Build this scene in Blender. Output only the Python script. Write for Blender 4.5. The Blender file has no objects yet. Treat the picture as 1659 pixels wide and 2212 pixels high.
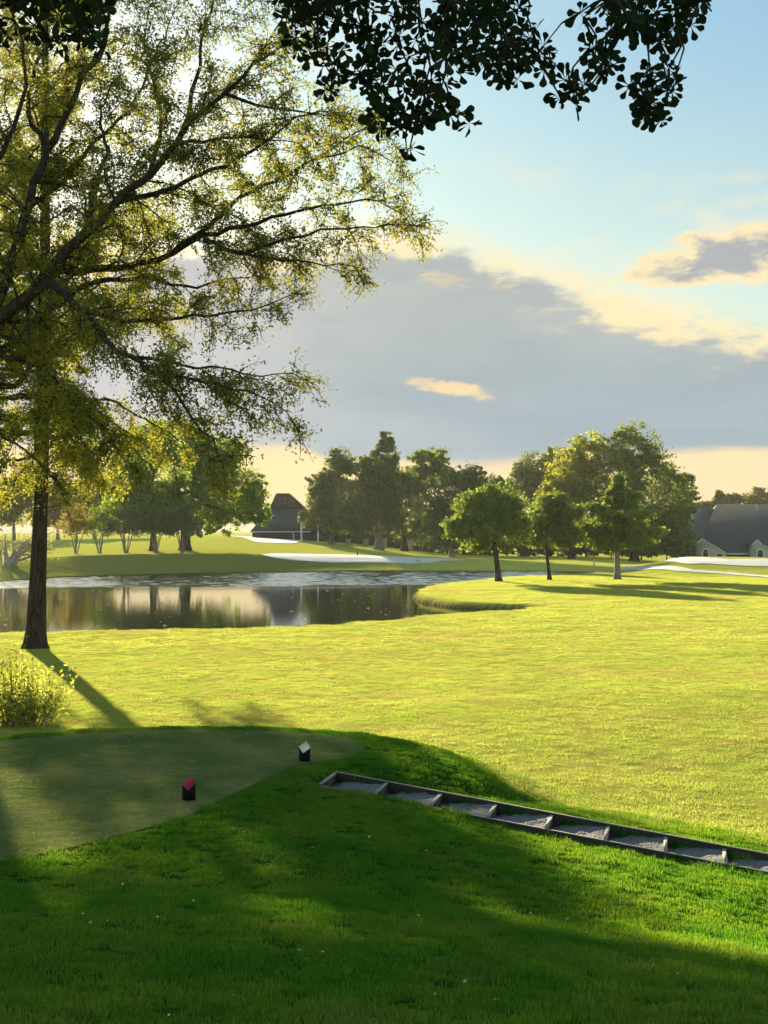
import bpy, math, random
import numpy as np
from mathutils import Vector

S = bpy.context.scene
COL = S.collection
R = math.radians

# ------------------------------------------------------------------ camera
CAM_Z = 5.5
FPX = 3200.0            # focal length in px of a 1659 x 2212 frame
PITCH = math.atan(44.0 / FPX)
cd = bpy.data.cameras.new('camera')
cd.sensor_fit = 'VERTICAL'
cd.sensor_height = 36.0
cd.lens = 36.0 * FPX / 2212.0
cd.clip_start = 0.1
cd.clip_end = 6000
cam = bpy.data.objects.new('camera', cd)
cam.location = (0, 0, CAM_Z)
cam.rotation_euler = (math.pi / 2 + PITCH, 0, 0)
COL.objects.link(cam)
S.camera = cam

# ------------------------------------------------------------------ light, exposure
SUN_AZ = R(-17.2)       # left of the view direction
SUN_EL = R(12.5)
EXPO = 2.2
S.view_settings.view_transform = 'Standard'
S.view_settings.look = 'None'
S.view_settings.gamma = 1
S.view_settings.exposure = EXPO
sl = bpy.data.lights.new('sun', 'SUN')
sl.energy = 5.0
sl.angle = R(0.55)
sl.color = (1.0, 0.86, 0.56)
so = bpy.data.objects.new('sun', sl)
COL.objects.link(so)
SUN_DIR = Vector((math.sin(SUN_AZ) * math.cos(SUN_EL), math.cos(SUN_AZ) * math.cos(SUN_EL), math.sin(SUN_EL)))
so.rotation_euler = SUN_DIR.to_track_quat('Z', 'Y').to_euler()
so.location = (-20, 60, 40)
S.cycles.max_bounces = 8
S.cycles.transparent_max_bounces = 8
S.cycles.diffuse_bounces = 3
S.cycles.use_denoising = True


# ------------------------------------------------------------------ node helpers
class NT:
    def __init__(s, nt):
        s.nt = nt
        nt.nodes.clear()

    def n(s, typ, **kw):
        nd = s.nt.nodes.new(typ)
        for k, v in kw.items():
            setattr(nd, k, v)
        return nd

    def put(s, sock, v):
        if v is None:
            return
        if isinstance(v, bpy.types.NodeSocket):
            s.nt.links.new(v, sock)
        else:
            sock.default_value = v

    def math(s, op, a, b=None, c=None, clamp=False):
        nd = s.n('ShaderNodeMath', operation=op)
        nd.use_clamp = clamp
        s.put(nd.inputs[0], a); s.put(nd.inputs[1], b); s.put(nd.inputs[2], c)
        return nd.outputs[0]

    def sstep(s, a, b, x):
        nd = s.n('ShaderNodeMapRange', interpolation_type='SMOOTHSTEP')
        s.put(nd.inputs['Value'], x); s.put(nd.inputs['From Min'], a); s.put(nd.inputs['From Max'], b)
        return nd.outputs['Result']

    def mix(s, f, a, b, blend='MIX'):
        nd = s.n('ShaderNodeMix', data_type='RGBA', blend_type=blend)
        s.put(nd.inputs[0], f); s.put(nd.inputs[6], a); s.put(nd.inputs[7], b)
        return nd.outputs[2]

    def noise(s, vec, scale, detail=4, rough=0.55, dist=0.0):
        nd = s.n('ShaderNodeTexNoise')
        s.put(nd.inputs['Vector'], vec)
        nd.inputs['Scale'].default_value = scale
        nd.inputs['Detail'].default_value = detail
        nd.inputs['Roughness'].default_value = rough
        nd.inputs['Distortion'].default_value = dist
        return nd.outputs['Fac']

    def ramp(s, fac, stops, interp='LINEAR'):
        nd = s.n('ShaderNodeValToRGB')
        cr = nd.color_ramp
        cr.interpolation = interp
        while len(cr.elements) < len(stops):
            cr.elements.new(0.5)
        for e, (p, c) in zip(cr.elements, stops):
            e.position = p
            e.color = c if len(c) == 4 else (*c, 1)
        s.put(nd.inputs[0], fac)
        return nd.outputs['Color']

    def comb(s, x, y, z):
        nd = s.n('ShaderNodeCombineXYZ')
        s.put(nd.inputs[0], x); s.put(nd.inputs[1], y); s.put(nd.inputs[2], z)
        return nd.outputs[0]


def lin(r, g, b):
    f = lambda c: (c / 255 / 12.92) if c / 255 <= 0.04045 else ((c / 255 + 0.055) / 1.055) ** 2.4
    return (f(r), f(g), f(b))


# ------------------------------------------------------------------ sky (world)
W = bpy.data.worlds.new('World')
S.world = W
W.use_nodes = True
t = NT(W.node_tree)
SKY_STR = 0.05


def skyc(r, g, b, k=1.0):
    """a seen cloud colour turned into radiance before sky strength and exposure"""
    q = 1.0 / (SKY_STR * 2 ** EXPO)
    c = lin(r, g, b)
    return (c[0] * q * k, c[1] * q * k, c[2] * q * k, 1)


tc = t.n('ShaderNodeTexCoord')
sep = t.n('ShaderNodeSeparateXYZ')
t.put(sep.inputs[0], tc.outputs['Generated'])
dx, dy, dz = sep.outputs
az = t.math('ARCTAN2', dx, dy)
hor = t.math('SQRT', t.math('ADD', t.math('MULTIPLY', dx, dx), t.math('MULTIPLY', dy, dy)))
v = t.math('DIVIDE', dz, t.math('MAXIMUM', hor, 0.02))
sky = t.n('ShaderNodeTexSky', sky_type='NISHITA')
sky.sun_disc = False
sky.sun_elevation = SUN_EL
sky.sun_rotation = SUN_AZ
sky.altitude = 0
sky.air_density = 1.0
sky.dust_density = 0.6
sky.ozone_density = 1.0
skycol = t.mix(1.0, sky.outputs[0], (0.42, 0.60, 0.66, 1), 'MULTIPLY')
p1 = t.comb(t.math('MULTIPLY', az, 1.0), t.math('MULTIPLY', v, 2.6), 0.0)
nA = t.noise(p1, 9.0, 7, 0.6, 0.3)
nB = t.noise(p1, 26.0, 6, 0.62, 0.2)
nD = t.noise(p1, 75.0, 5, 0.65, 0.4)
nC = t.noise(t.comb(az, t.math('MULTIPLY', v, 5.0), 3.7), 5.0, 5, 0.55)
wob = t.math('ADD', t.math('MULTIPLY', t.math('SUBTRACT', nA, 0.5), 0.070),
             t.math('MULTIPLY_ADD', t.math('SUBTRACT', nB, 0.5), 0.036, t.math('MULTIPLY', t.math('SUBTRACT', nD, 0.5), 0.016)))
vw = t.math('ADD', v, wob)
azn = t.math('MULTIPLY_ADD', az, 0.8, 0.5, clamp=True)          # az -0.625..0.625
top_pts = [(-0.6, .17), (-.165, .178), (.003, .190), (.053, .182), (.10, .166), (.147, .152), (.194, .137), (.259, .122), (.5, .085)]
topc = t.ramp(azn, [(a * .8 + .5, (h / .3,) * 3) for a, h in top_pts])
top = t.math('MULTIPLY', topc, 0.3)
bank = t.sstep(0.011, -0.008, t.math('SUBTRACT', vw, top))
rim = t.math('MULTIPLY', t.sstep(0.020, 0.000, t.math('ABSOLUTE', t.math('SUBTRACT', t.math('SUBTRACT', vw, top), 0.008))),
             t.sstep(0.30, 0.62, nA))
botn = t.math('MULTIPLY', t.math('SUBTRACT', nC, 0.5), 0.022)
vb = t.math('ADD', v, botn)
vb = t.math('SUBTRACT', vb, t.math('MULTIPLY_ADD', t.sstep(-.036, -.060, az), .010, t.math('MULTIPLY', t.sstep(.17, .25, az), .004)))
under = t.sstep(0.0535, 0.0440, t.math('ADD', vb, t.math('MULTIPLY', t.math('SUBTRACT', nA, 0.5), 0.012)))                              # the clear gap under the bank
# clear sky, paler and greener toward the bank, bluer up high to the right
hi = t.sstep(0.12, 0.36, v)
rgt = t.sstep(-0.15, 0.26, az)
clear = t.mix(hi, skyc(226, 232, 205), t.mix(rgt, skyc(207, 229, 229), skyc(160, 200, 224)))
clear = t.mix(0.35, clear, skycol)
clear = t.mix(t.sstep(0.37, 0.62, v), clear, skyc(250, 252, 255, 1.5))  # sky above the view brightened, added light for the water and shade
glow = t.sstep(0.36, 0.0, t.math('SQRT', t.math('ADD', t.math('POWER', t.math('ADD', az, 0.30), 2.0),
                                                t.math('POWER', t.math('SUBTRACT', v, 0.215), 2.0))))
clear = t.mix(t.math('MULTIPLY', glow, 0.9), clear, skyc(255, 248, 232, 1.35))
# wisps and small clouds over the clear part
wisp = t.math('MULTIPLY', t.sstep(0.47, 0.66, t.math('MULTIPLY_ADD', nA, .6, t.math('MULTIPLY', nB, .4))), t.sstep(0.275, 0.20, v))
clear = t.mix(t.math('MULTIPLY', wisp, 0.65), clear, skyc(255, 240, 200))
# one small cloud to the right
ca = t.math('MULTIPLY', t.math('SUBTRACT', az, 0.237), 13.0)
cv = t.math('MULTIPLY', t.math('SUBTRACT', v, t.math('MULTIPLY_ADD', az, 0.14, 0.150)), 48.0)
cr_ = t.math('ADD', t.math('SQRT', t.math('ADD', t.math('MULTIPLY', ca, ca), t.math('MULTIPLY', cv, cv))),
             t.math('MULTIPLY', t.math('SUBTRACT', nB, 0.5), 1.9))
clear = t.mix(t.sstep(1.05, 0.75, cr_), clear, skyc(255, 236, 190))
clear = t.mix(t.sstep(0.78, 0.35, cr_), clear, skyc(176, 180, 184))
low = t.mix(t.sstep(-0.10, 0.30, az), skyc(255, 226, 168), skyc(250, 221, 174))
low = t.mix(t.math('MULTIPLY', t.sstep(.45, .70, nC), .55), low, skyc(236, 208, 176))
low = t.mix(t.sstep(.02, .0, v), low, skyc(255, 236, 196))
bankc = t.mix(t.sstep(0.055, 0.17, v), skyc(151, 171, 184), skyc(184, 191, 188))
bankc = t.mix(t.sstep(0.04, -0.20, az), bankc, skyc(214, 211, 209))
bankc = t.mix(t.math('MULTIPLY', t.sstep(0.45, 0.75, nC), 0.25), bankc, skyc(205, 208, 212))
bankc = t.mix(t.math('MULTIPLY', t.sstep(0.56, 0.40, nA), 0.20), bankc, skyc(146, 158, 178))
# a lit streak inside the bank
sa = t.math('MULTIPLY', t.math('SUBTRACT', az, 0.040), 30.0)
sv = t.math('MULTIPLY', t.math('SUBTRACT', v, t.math('MULTIPLY_ADD', az, -0.13, 0.1035)), 210.0)
sr = t.math('ADD', t.math('SQRT', t.math('ADD', t.math('MULTIPLY', sa, sa), t.math('MULTIPLY', sv, sv))),
            t.math('MULTIPLY_ADD', t.math('SUBTRACT', nB, 0.5), 3.2, t.math('MULTIPLY', t.math('SUBTRACT', nD, 0.5), 1.6)))
bankc = t.mix(t.math('MULTIPLY', t.sstep(1.2, 0.3, sr), 0.85), bankc, skyc(255, 224, 170))
fringe = t.math('MULTIPLY', t.sstep(0.026, 0.002, t.math('ABSOLUTE', t.math('ADD', t.math('SUBTRACT', vw, top), 0.006))), t.sstep(0.50, 0.66, nB))
fringe = t.math('MULTIPLY', fringe, t.sstep(-0.02, 0.06, az))
bankc = t.mix(t.math('MULTIPLY', fringe, 0.45), bankc, skyc(255, 222, 165))
c = t.mix(bank, clear, bankc)
c = t.mix(t.math('MULTIPLY', rim, 0.9), c, skyc(255, 231, 178, 1.05))
c = t.mix(under, c, low)
# overhead and behind the viewer the sky takes over, brightened to fill the shade
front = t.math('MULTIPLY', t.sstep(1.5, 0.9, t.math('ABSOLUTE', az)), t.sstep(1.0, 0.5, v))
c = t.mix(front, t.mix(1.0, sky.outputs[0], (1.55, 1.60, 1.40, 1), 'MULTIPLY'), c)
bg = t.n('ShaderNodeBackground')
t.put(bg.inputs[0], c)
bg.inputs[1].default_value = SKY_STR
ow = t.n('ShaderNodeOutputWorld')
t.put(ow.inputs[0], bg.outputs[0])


# ------------------------------------------------------------------ general helpers
def tag(o, label=None, cat=None, group=None, kind=None):
    if label: o['label'] = label
    if cat: o['category'] = cat
    if group: o['group'] = group
    if kind: o['kind'] = kind
    return o


def empty(name, loc=(0, 0, 0)):
    o = bpy.data.objects.new(name, None)
    o.empty_display_size = 0.2
    o.location = loc
    COL.objects.link(o)
    return o


def pix(px, py, d):
    """world point seen at pixel (px, py) of the 1659 x 2212 photo at distance d along +Y"""
    a = (px - 829.5) / FPX
    b = (1106 - py) / FPX
    cp, sp = math.cos(PITCH), math.sin(PITCH)
    yy = cp - b * sp
    zz = sp + b * cp
    return Vector((a / yy * d, d, CAM_Z + zz / yy * d))


def gnd(px, py, z):
    a = (px - 829.5) / FPX
    b = (1106 - py) / FPX
    cp, sp = math.cos(PITCH), math.sin(PITCH)
    yy = cp - b * sp
    zz = sp + b * cp
    k = (z - CAM_Z) / zz
    return (a * k, yy * k)


class Geo:
    """collects geometry for ONE mesh object"""
    def __init__(s):
        s.v = []; s.f = []; s.nv = 0; s.mi = []

    def add(s, verts, faces, mi=0):
        verts = np.asarray(verts, float)
        faces = np.asarray(faces, int)
        if len(verts) == 0:
            return
        s.v.append(verts)
        for_n = faces + s.nv
        s.f.append(for_n)
        s.mi.append(np.full(len(faces), mi))
        s.nv += len(verts)

    def tube(s, pts, rad, n=6, cap=True):
        pts = np.asarray(pts, float)
        m = len(pts)
        rad = np.broadcast_to(np.asarray(rad, float), (m,))
        tan = np.gradient(pts, axis=0)
        tan /= np.linalg.norm(tan, axis=1)[:, None] + 1e-9
        ref = np.array([0.3, 0.9, 0.2]) if abs(tan[0][2]) > 0.8 else np.array([0, 0, 1.0])
        a = np.cross(tan, ref); a /= np.linalg.norm(a, axis=1)[:, None] + 1e-9
        b = np.cross(tan, a)
        th = np.arange(n) * 2 * math.pi / n
        ring = pts[:, None] + rad[:, None, None] * (np.cos(th)[None, :, None] * a[:, None] + np.sin(th)[None, :, None] * b[:, None])
        vs = ring.reshape(-1, 3)
        i = np.arange(m - 1)[:, None] * n
        j = np.arange(n)[None]
        f = np.stack([i + j, i + (j + 1) % n, i + n + (j + 1) % n, i + n + j], -1).reshape(-1, 4)
        s.add(vs, f)
        if cap:
            base = s.nv
            c0 = np.array([pts[0], pts[-1]])
            tri = []
            s.v.append(c0); s.nv += 2
            off = base - m * n
            k = np.arange(n)
            q = np.stack([off + k, off + (k + 1) % n, np.full(n, base), np.full(n, base)], -1)
            q2 = np.stack([off + (m - 1) * n + k, off + (m - 1) * n + (k + 1) % n, np.full(n, base + 1), np.full(n, base + 1)], -1)
            s.f.append(q[:, :3]); s.f.append(q2[:, :3]); s.mi.append(np.zeros(n)); s.mi.append(np.zeros(n))

    def box(s, c, size, ax=None, mi=0):
        """box with centre c, full size, optional 3x3 rows of axes"""
        c = np.asarray(c, float); h = np.asarray(size, float) / 2
        ax = np.eye(3) if ax is None else np.asarray(ax, float)
        sg = np.array([(x, y, z) for x in (-1, 1) for y in (-1, 1) for z in (-1, 1)], float)
        vs = c + (sg * h) @ ax
        f = [(0, 1, 3, 2), (4, 6, 7, 5), (0, 4, 5, 1), (2, 3, 7, 6), (0, 2, 6, 4), (1, 5, 7, 3)]
        s.add(vs, f, mi)

    def prism(s, poly, ext, mi=0):
        """poly: planar 3D loop, ext: extrusion vector"""
        p = np.asarray(poly, float); n = len(p)
        vs = np.vstack([p, p + np.asarray(ext, float)])
        base = s.nv
        s.v.append(vs); s.nv += 2 * n
        s.f.append([tuple(range(base, base + n))]); s.mi.append([mi])
        s.f.append([tuple(range(base + 2 * n - 1, base + n - 1, -1))]); s.mi.append([mi])
        s.f.append([(base + i, base + n + i, base + n + (i + 1) % n, base + (i + 1) % n) for i in range(n)]); s.mi.append([mi] * n)

    def build(s, name, mats, parent=None, smooth=False, loc=None):
        me = bpy.data.meshes.new(name)
        V = np.vstack(s.v)
        if loc is not None:
            V = V - np.asarray(loc, float)
        me.vertices.add(len(V))
        me.vertices.foreach_set('co', V.ravel())
        tot = np.concatenate([[len(q) for q in fs] if isinstance(fs, list) else np.full(len(fs), fs.shape[1]) for fs in s.f]).astype(np.int32)
        idx = np.concatenate([np.concatenate([np.asarray(q) for q in fs]) if isinstance(fs, list) else fs.ravel() for fs in s.f]).astype(np.int32)
        st = np.concatenate([[0], np.cumsum(tot)[:-1]]).astype(np.int32)
        me.loops.add(len(idx))
        me.loops.foreach_set('vertex_index', idx)
        me.polygons.add(len(tot))
        me.polygons.foreach_set('loop_start', st)
        me.polygons.foreach_set('loop_total', tot)
        mats = mats if isinstance(mats, (list, tuple)) else [mats]
        for m in mats:
            me.materials.append(m)
        if len(mats) > 1:
            me.polygons.foreach_set('material_index', np.concatenate(s.mi).astype(np.int32))
        me.update(calc_edges=True)
        me.validate()
        if smooth:
            me.polygons.foreach_set('use_smooth', np.ones(len(me.polygons), bool))
        o = bpy.data.objects.new(name, me)
        COL.objects.link(o)
        if loc is not None:
            o.location = loc
        if parent is not None:
            o.parent = parent
            o.location = Vector(o.location) - parent.location if loc is not None else -parent.location
        return o


# ------------------------------------------------------------------ materials
def material(name):
    m = bpy.data.materials.new(name)
    m.use_nodes = True
    return m, NT(m.node_tree)


def finish(t, sh):
    o = t.n('ShaderNodeOutputMaterial')
    t.put(o.inputs[0], sh)


def principled(t, color, rough=0.7, normal=None, spec=0.3, metal=0.0):
    p = t.n('ShaderNodeBsdfPrincipled')
    t.put(p.inputs['Base Color'], color if isinstance(color, bpy.types.NodeSocket) else (*color[:3], 1))
    t.put(p.inputs['Roughness'], rough)
    p.inputs['Specular IOR Level'].default_value = spec
    p.inputs['Metallic'].default_value = metal
    if normal is not None:
        t.put(p.inputs['Normal'], normal)
    return p.outputs[0]


def bump(t, h, strength=0.5, dist=0.02):
    b = t.n('ShaderNodeBump')
    b.inputs['Strength'].default_value = strength
    b.inputs['Distance'].default_value = dist
    t.put(b.inputs['Height'], h)
    return b.outputs[0]


def simple(name, color, rough=0.7, nscale=None, namt=0.25, bstr=0.0, bdist=0.01, spec=0.3):
    m, t = material(name)
    col = (*color, 1)
    nrm = None
    if nscale:
        g = t.n('ShaderNodeTexCoord').outputs['Object']
        nz = t.noise(g, nscale, 5, 0.6)
        dark = tuple(x * (1 - namt) for x in color) + (1,)
        lite = tuple(min(1, x * (1 + namt)) for x in color) + (1,)
        col = t.mix(t.sstep(0.3, 0.7, nz), dark, lite)
        if bstr:
            nrm = bump(t, nz, bstr, bdist)
    finish(t, principled(t, col, rough, nrm, spec))
    return m


def leafmat(name, ca, cb, ta, tb, tf=0.5, gloss=0.0):
    """two-sided leaf: diffuse + light coming through; every leaf has its own hue"""
    m, t = material(name)
    rnd = t.n('ShaderNodeNewGeometry').outputs['Random Per Island']
    d = t.n('ShaderNodeBsdfDiffuse')
    t.put(d.inputs[0], t.mix(rnd, (*ca, 1), (*cb, 1)))
    tr = t.n('ShaderNodeBsdfTranslucent')
    t.put(tr.inputs[0], t.mix(rnd, (*ta, 1), (*tb, 1)))
    mx = t.n('ShaderNodeMixShader')
    mx.inputs[0].default_value = tf
    t.put(mx.inputs[1], d.outputs[0]); t.put(mx.inputs[2], tr.outputs[0])
    sh = mx.outputs[0]
    if gloss:
        g = t.n('ShaderNodeBsdfGlossy')
        g.inputs['Roughness'].default_value = 0.45
        m2 = t.n('ShaderNodeMixShader')
        m2.inputs[0].default_value = gloss
        t.put(m2.inputs[1], sh); t.put(m2.inputs[2], g.outputs[0])
        sh = m2.outputs[0]
    finish(t, sh)
    return m


def barkmat(name, a, b, sc=6.0):
    m, t = material(name)
    g = t.n('ShaderNodeTexCoord').outputs['Object']
    mp = t.n('ShaderNodeMapping')
    t.put(mp.inputs[0], g)
    mp.inputs['Scale'].default_value = (sc, sc, sc * 0.18)
    nz = t.noise(mp.outputs[0], 1.6, 6, 0.7, 0.6)
    col = t.mix(t.sstep(0.35, 0.65, nz), (*a, 1), (*b, 1))
    finish(t, principled(t, col, 0.9, bump(t, nz, 0.9, 0.06), 0.1))
    return m


M = {}
M['bark_dark'] = barkmat('bark_dark', (0.017, 0.012, 0.009), (0.055, 0.042, 0.032))
M['bark_grey'] = barkmat('bark_grey', (0.09, 0.075, 0.06), (0.22, 0.19, 0.155))
M['bark_pale'] = barkmat('bark_pale', (0.22, 0.19, 0.15), (0.42, 0.37, 0.30))
M['leaf_elm'] = leafmat('leaf_elm', (0.040, 0.062, 0.014), (0.095, 0.090, 0.024), (0.17, 0.24, 0.022), (0.38, 0.30, 0.05), 0.44)
M['leaf_gold'] = leafmat('leaf_gold', (0.05, 0.085, 0.014), (0.12, 0.13, 0.02), (0.22, 0.26, 0.025), (0.46, 0.39, 0.045), 0.46)
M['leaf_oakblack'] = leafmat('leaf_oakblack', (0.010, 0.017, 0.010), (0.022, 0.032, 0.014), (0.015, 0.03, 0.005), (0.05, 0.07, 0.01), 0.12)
M['leaf_oak'] = leafmat('leaf_oak', (0.05, 0.10, 0.018), (0.09, 0.15, 0.025), (0.20, 0.34, 0.03), (0.38, 0.46, 0.05), 0.45)
M['leaf_dark'] = leafmat('leaf_dark', (0.045, 0.070, 0.030), (0.095, 0.125, 0.045), (0.13, 0.18, 0.04), (0.24, 0.26, 0.06), 0.36)
M['leaf_mid'] = leafmat('leaf_mid', (0.05, 0.085, 0.02), (0.10, 0.14, 0.03), (0.16, 0.24, 0.03), (0.30, 0.34, 0.05), 0.4)
M['leaf_lime'] = leafmat('leaf_lime', (0.09, 0.12, 0.015), (0.17, 0.18, 0.025), (0.32, 0.36, 0.03), (0.48, 0.45, 0.05), 0.45)
M['leaf_cedar'] = leafmat('leaf_cedar', (0.06, 0.10, 0.024), (0.12, 0.16, 0.036), (0.18, 0.26, 0.035), (0.33, 0.37, 0.055), 0.42)
M['leaf_bush'] = leafmat('leaf_bush', (0.10, 0.14, 0.02), (0.20, 0.20, 0.04), (0.34, 0.40, 0.04), (0.52, 0.50, 0.10), 0.55)
M['leaf_orange'] = leafmat('leaf_orange', (0.13, 0.10, 0.03), (0.20, 0.16, 0.04), (0.30, 0.22, 0.05), (0.40, 0.33, 0.07), 0.4)
M['leaf_pale'] = leafmat('leaf_pale', (0.11, 0.12, 0.05), (0.20, 0.19, 0.09), (0.25, 0.25, 0.08), (0.35, 0.31, 0.10), 0.4)

# ------------------------------------------------------------------ terrain
rng = np.random.default_rng(7)
pond_px = [(-420, 1420), (-150, 1394), (0, 1384), (150, 1379), (300, 1375), (450, 1374), (600, 1370), (700, 1365), (800, 1358),
           (900, 1347), (1000, 1338), (1080, 1334), (1165, 1324), (1120, 1320), (1040, 1317), (960, 1311), (910, 1303), (893, 1295),
           (894, 1287), (915, 1278), (980, 1268), (1030, 1262), (1070, 1257), (1120, 1253), (1185, 1249), (1260, 1246), (1300, 1241),
           (1270, 1237), (1180, 1235), (1100, 1234), (900, 1234), (760, 1235), (640, 1237), (400, 1240), (250, 1244), (120, 1249),
           (0, 1257), (-200, 1268), (-420, 1290)]
POND = np.array([gnd(px, py, 0.0) for px, py in pond_px])


def sdist(P, poly):
    """signed distance to a closed polygon, negative inside"""
    x, y = P[:, 0], P[:, 1]
    best = np.full(len(P), 1e18)
    ins = np.zeros(len(P), bool)
    n = len(poly)
    for i in range(n):
        a, b = poly[i], poly[(i + 1) % n]
        e = b - a
        wx, wy = x - a[0], y - a[1]
        tt = np.clip((wx * e[0] + wy * e[1]) / (e @ e), 0, 1)
        best = np.minimum(best, (wx - tt * e[0]) ** 2 + (wy - tt * e[1]) ** 2)
        if a[1] != b[1]:
            cnd = (a[1] > y) != (b[1] > y)
            ins ^= cnd & (x < (b[0] - a[0]) * (y - a[1]) / (b[1] - a[1]) + a[0])
    dd = np.sqrt(best)
    return np.where(ins, -dd, dd)


def ss(a, b, x):
    q = np.clip((x - a) / (b - a), 0, 1)
    return q * q * (3 - 2 * q)


TEE_Z = 1.6
tee_px = [(-420, 2010), (-200, 1940), (0, 1868), (200, 1822), (400, 1765), (520, 1710), (640, 1656), (745, 1640), (785, 1622), (770, 1600),
          (700, 1588), (560, 1579), (400, 1577), (200, 1584), (0, 1602), (-200, 1620), (-420, 1645)]
TEE = np.array([gnd(px, py, TEE_Z) for px, py in tee_px] + [(-11.8, 22.5), (-11.0, 17.5), (-8.0, 14.2)])


def smooth_noise(x, y, s, seed):
    """cheap sum of sines, for gentle undulation"""
    r = np.random.default_rng(seed)
    out = 0
    for k in range(6):
        a = r.uniform(0, 2 * math.pi); f = s * r.uniform(0.6, 1.7)
        out = out + np.sin((x * math.cos(a) + y * math.sin(a)) * f + r.uniform(0, 6.28))
    return out / 6


# stairs line: first riser, last riser, and the width vector
ST0 = np.array(gnd(808, 1715, 1.47)); ST1 = np.array(gnd(1569, 1864, 0.63))
NST = 7
STRUN = (ST1 - ST0) / 6.0
STD = STRUN / np.linalg.norm(STRUN)
STW = np.array([-STD[1], STD[0]])
STWID = 1.05
STDROP = (1.47 - 0.63) / 6.0
STA = ST0 - STRUN * 0.96                    # top end


def stair_uv(x, y):
    wx, wy = x - ST0[0], y - ST0[1]
    return (wx * STD[0] + wy * STD[1]) / np.linalg.norm(STRUN), wx * STW[0] + wy * STW[1]


def px_of(u):
    return u * FPX + 829.5


def height(x, y, full=False):
    x = np.asarray(x, float).ravel(); y = np.asarray(y, float).ravel()
    sd = sdist(np.stack([x, y], 1), POND)
    sd = sd + .22 * smooth_noise(x, y, 1.6, 71) + .14 * smooth_noise(x, y, 4.2, 72)
    u = px_of(x / np.maximum(y, 1.0))
    F = np.interp(y, [0, 35, 60, 75, 90, 150, 175], [.85, .80, .62, .42, .50, .55, .5])
    F = F - .085 * np.clip(x - .5, 0, 6) * (1 - ss(24, 46, y))
    F = F + 0.06 * smooth_noise(x, y, 0.25, 3) * ss(25, 45, y)
    hf = np.interp(u, [-900, 0, 100, 300, 560, 700, 900, 1000, 1100, 1300, 1659, 2500], [1.4, 1.7, 2.3, 2.55, 2.4, 2.0, 1.5, 1.05, .8, .6, .6, .6])
    hb = np.interp(u, [-900, 0, 300, 500, 740, 900, 1000, 1100, 1300, 1500, 1659, 2500], [3.4, 3.8, 4.25, 4.6, 3.6, 2.1, 1.4, 1.1, .9, -.3, -.6, -.4])
    far = hf + (hb - hf) * np.clip((y - 215) / 60, 0, 1)
    far = far + 0.12 * smooth_noise(x, y, 0.12, 5)
    fm = ss(172, 205, y - np.clip((u - 0) * 0, 0, 1)) if False else None
    F = F + (.020 * smooth_noise(x, y, 4.2, 81) + .014 * smooth_noise(x, y, 8.5, 82) + .03 * smooth_noise(x, y, 1.5, 83)) * ss(24, 32, y) * ss(170, 120, y)
    # which shore: left/far bank when beyond the pond's middle line
    mid = np.interp(u, [-900, 0, 400, 900, 1300, 1320, 2500], [110, 120, 130, 150, 190, 190, 190])
    farm = ss(-4, 4, y - mid)
    L = F * (1 - farm) + far * farm
    # profile out of the water
    wn = np.where(farm > .5, 11.0, 0.9)
    wn = np.where((farm > .5) & (u > 900), np.interp(u, [900, 1300], [9, 5]), wn)
    wn = np.where((u < 100) & (farm > .5), 16.0, wn)
    lip = np.where(farm > .5, 0.15, 0.22)
    prof = np.where(farm > .5, np.clip((sd) / wn, 0, 1) * 0.35 + ss(0.0, 1.0, sd / wn) * 0.65, ss(-0.1, 1.0, sd / wn))
    z = np.where(sd > 0, lip * np.clip(sd / 0.25, 0, 1) + (L - lip) * prof, np.maximum(-1.2, sd * 0.6))
    # mound of the bunker on the right
    mu = ss(1330, 1500, u)
    mnd = 1.75 * mu * ss(163, 187, y) * ss(240, 192, y)
    z = z + mnd * (sd > 0)
    # tee plateau
    near = y < 60
    sdt = np.full(len(x), 99.0)
    P = np.stack([x, y], 1)
    sdt[near] = sdist(P[near], TEE)
    tee = F + (TEE_Z - F) * (1 - ss(0.2, 4.2, sdt))
    # the mound the camera stands on, its ridge running out along the steps
    hm = np.interp(y, [-60, -30, 0, 4, 10, 16, 20, 24, 25.5], [2.5, 3.9, 3.9, 3.55, 2.45, 1.66, 1.55, 1.50, 1.45])
    hm = hm - np.clip(x + .5, 0, 40) * .160 * ss(7, 19, y) - np.clip(x - 2.5, 0, 40) * .08 * (1 - ss(7, 19, y))
    hm = hm - np.clip(-x - 12, 0, 60) * .05
    hm = np.where(y > 23.5, hm - (y - 23.5) ** 2 * .035, hm)
    hm = hm + 0.035 * smooth_noise(x, y, 1.1, 11)
    k = 0.35
    a, b = z, np.maximum(hm, -5)
    m = np.maximum(a, b) + np.maximum(k - np.abs(a - b), 0) ** 2 / (4 * k)
    z = np.where(near & (sd > 3), m, z)
    inr = near & (sd > 3)
    z = np.where(inr & (sdt < 4.2), np.where(sdt < 0.25, TEE_Z + np.maximum(0, z - TEE_Z) * ss(-1.0, 0.6, sdt), np.maximum(z, tee)), z)
    if full:
        # dig the stairs in
        s_, w_ = stair_uv(x, y)
        ins = near & (s_ > -.93) & (s_ < 8.9) & (w_ > 0.05) & (w_ < STWID - 0.05)
        z = np.where(ins, z - .40, z)
    s_, w_ = stair_uv(x, y)
    z = z - np.where(near & (w_ < .02), .10 * ss(.4, 2.5, s_) * ss(-2.2, -.1, w_) * ss(9.5, 8, s_), 0)
    rough = near * ss(-.25, 0.15, sdt) * np.maximum(ss(-0.1, 0.25, hm - F), ss(.25, .6, tee - F))
    rough = np.where(farm > .5, .6 * ss(15, 11, sd) * ss(1000, 700, u) * ss(-10, 120, u + 60), rough)  # far bank rough; this mask also darkens it for its shade
    return z, sd, sdt, rough, farm


def H(x, y):
    return float(height([x], [y])[0][0])


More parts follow.
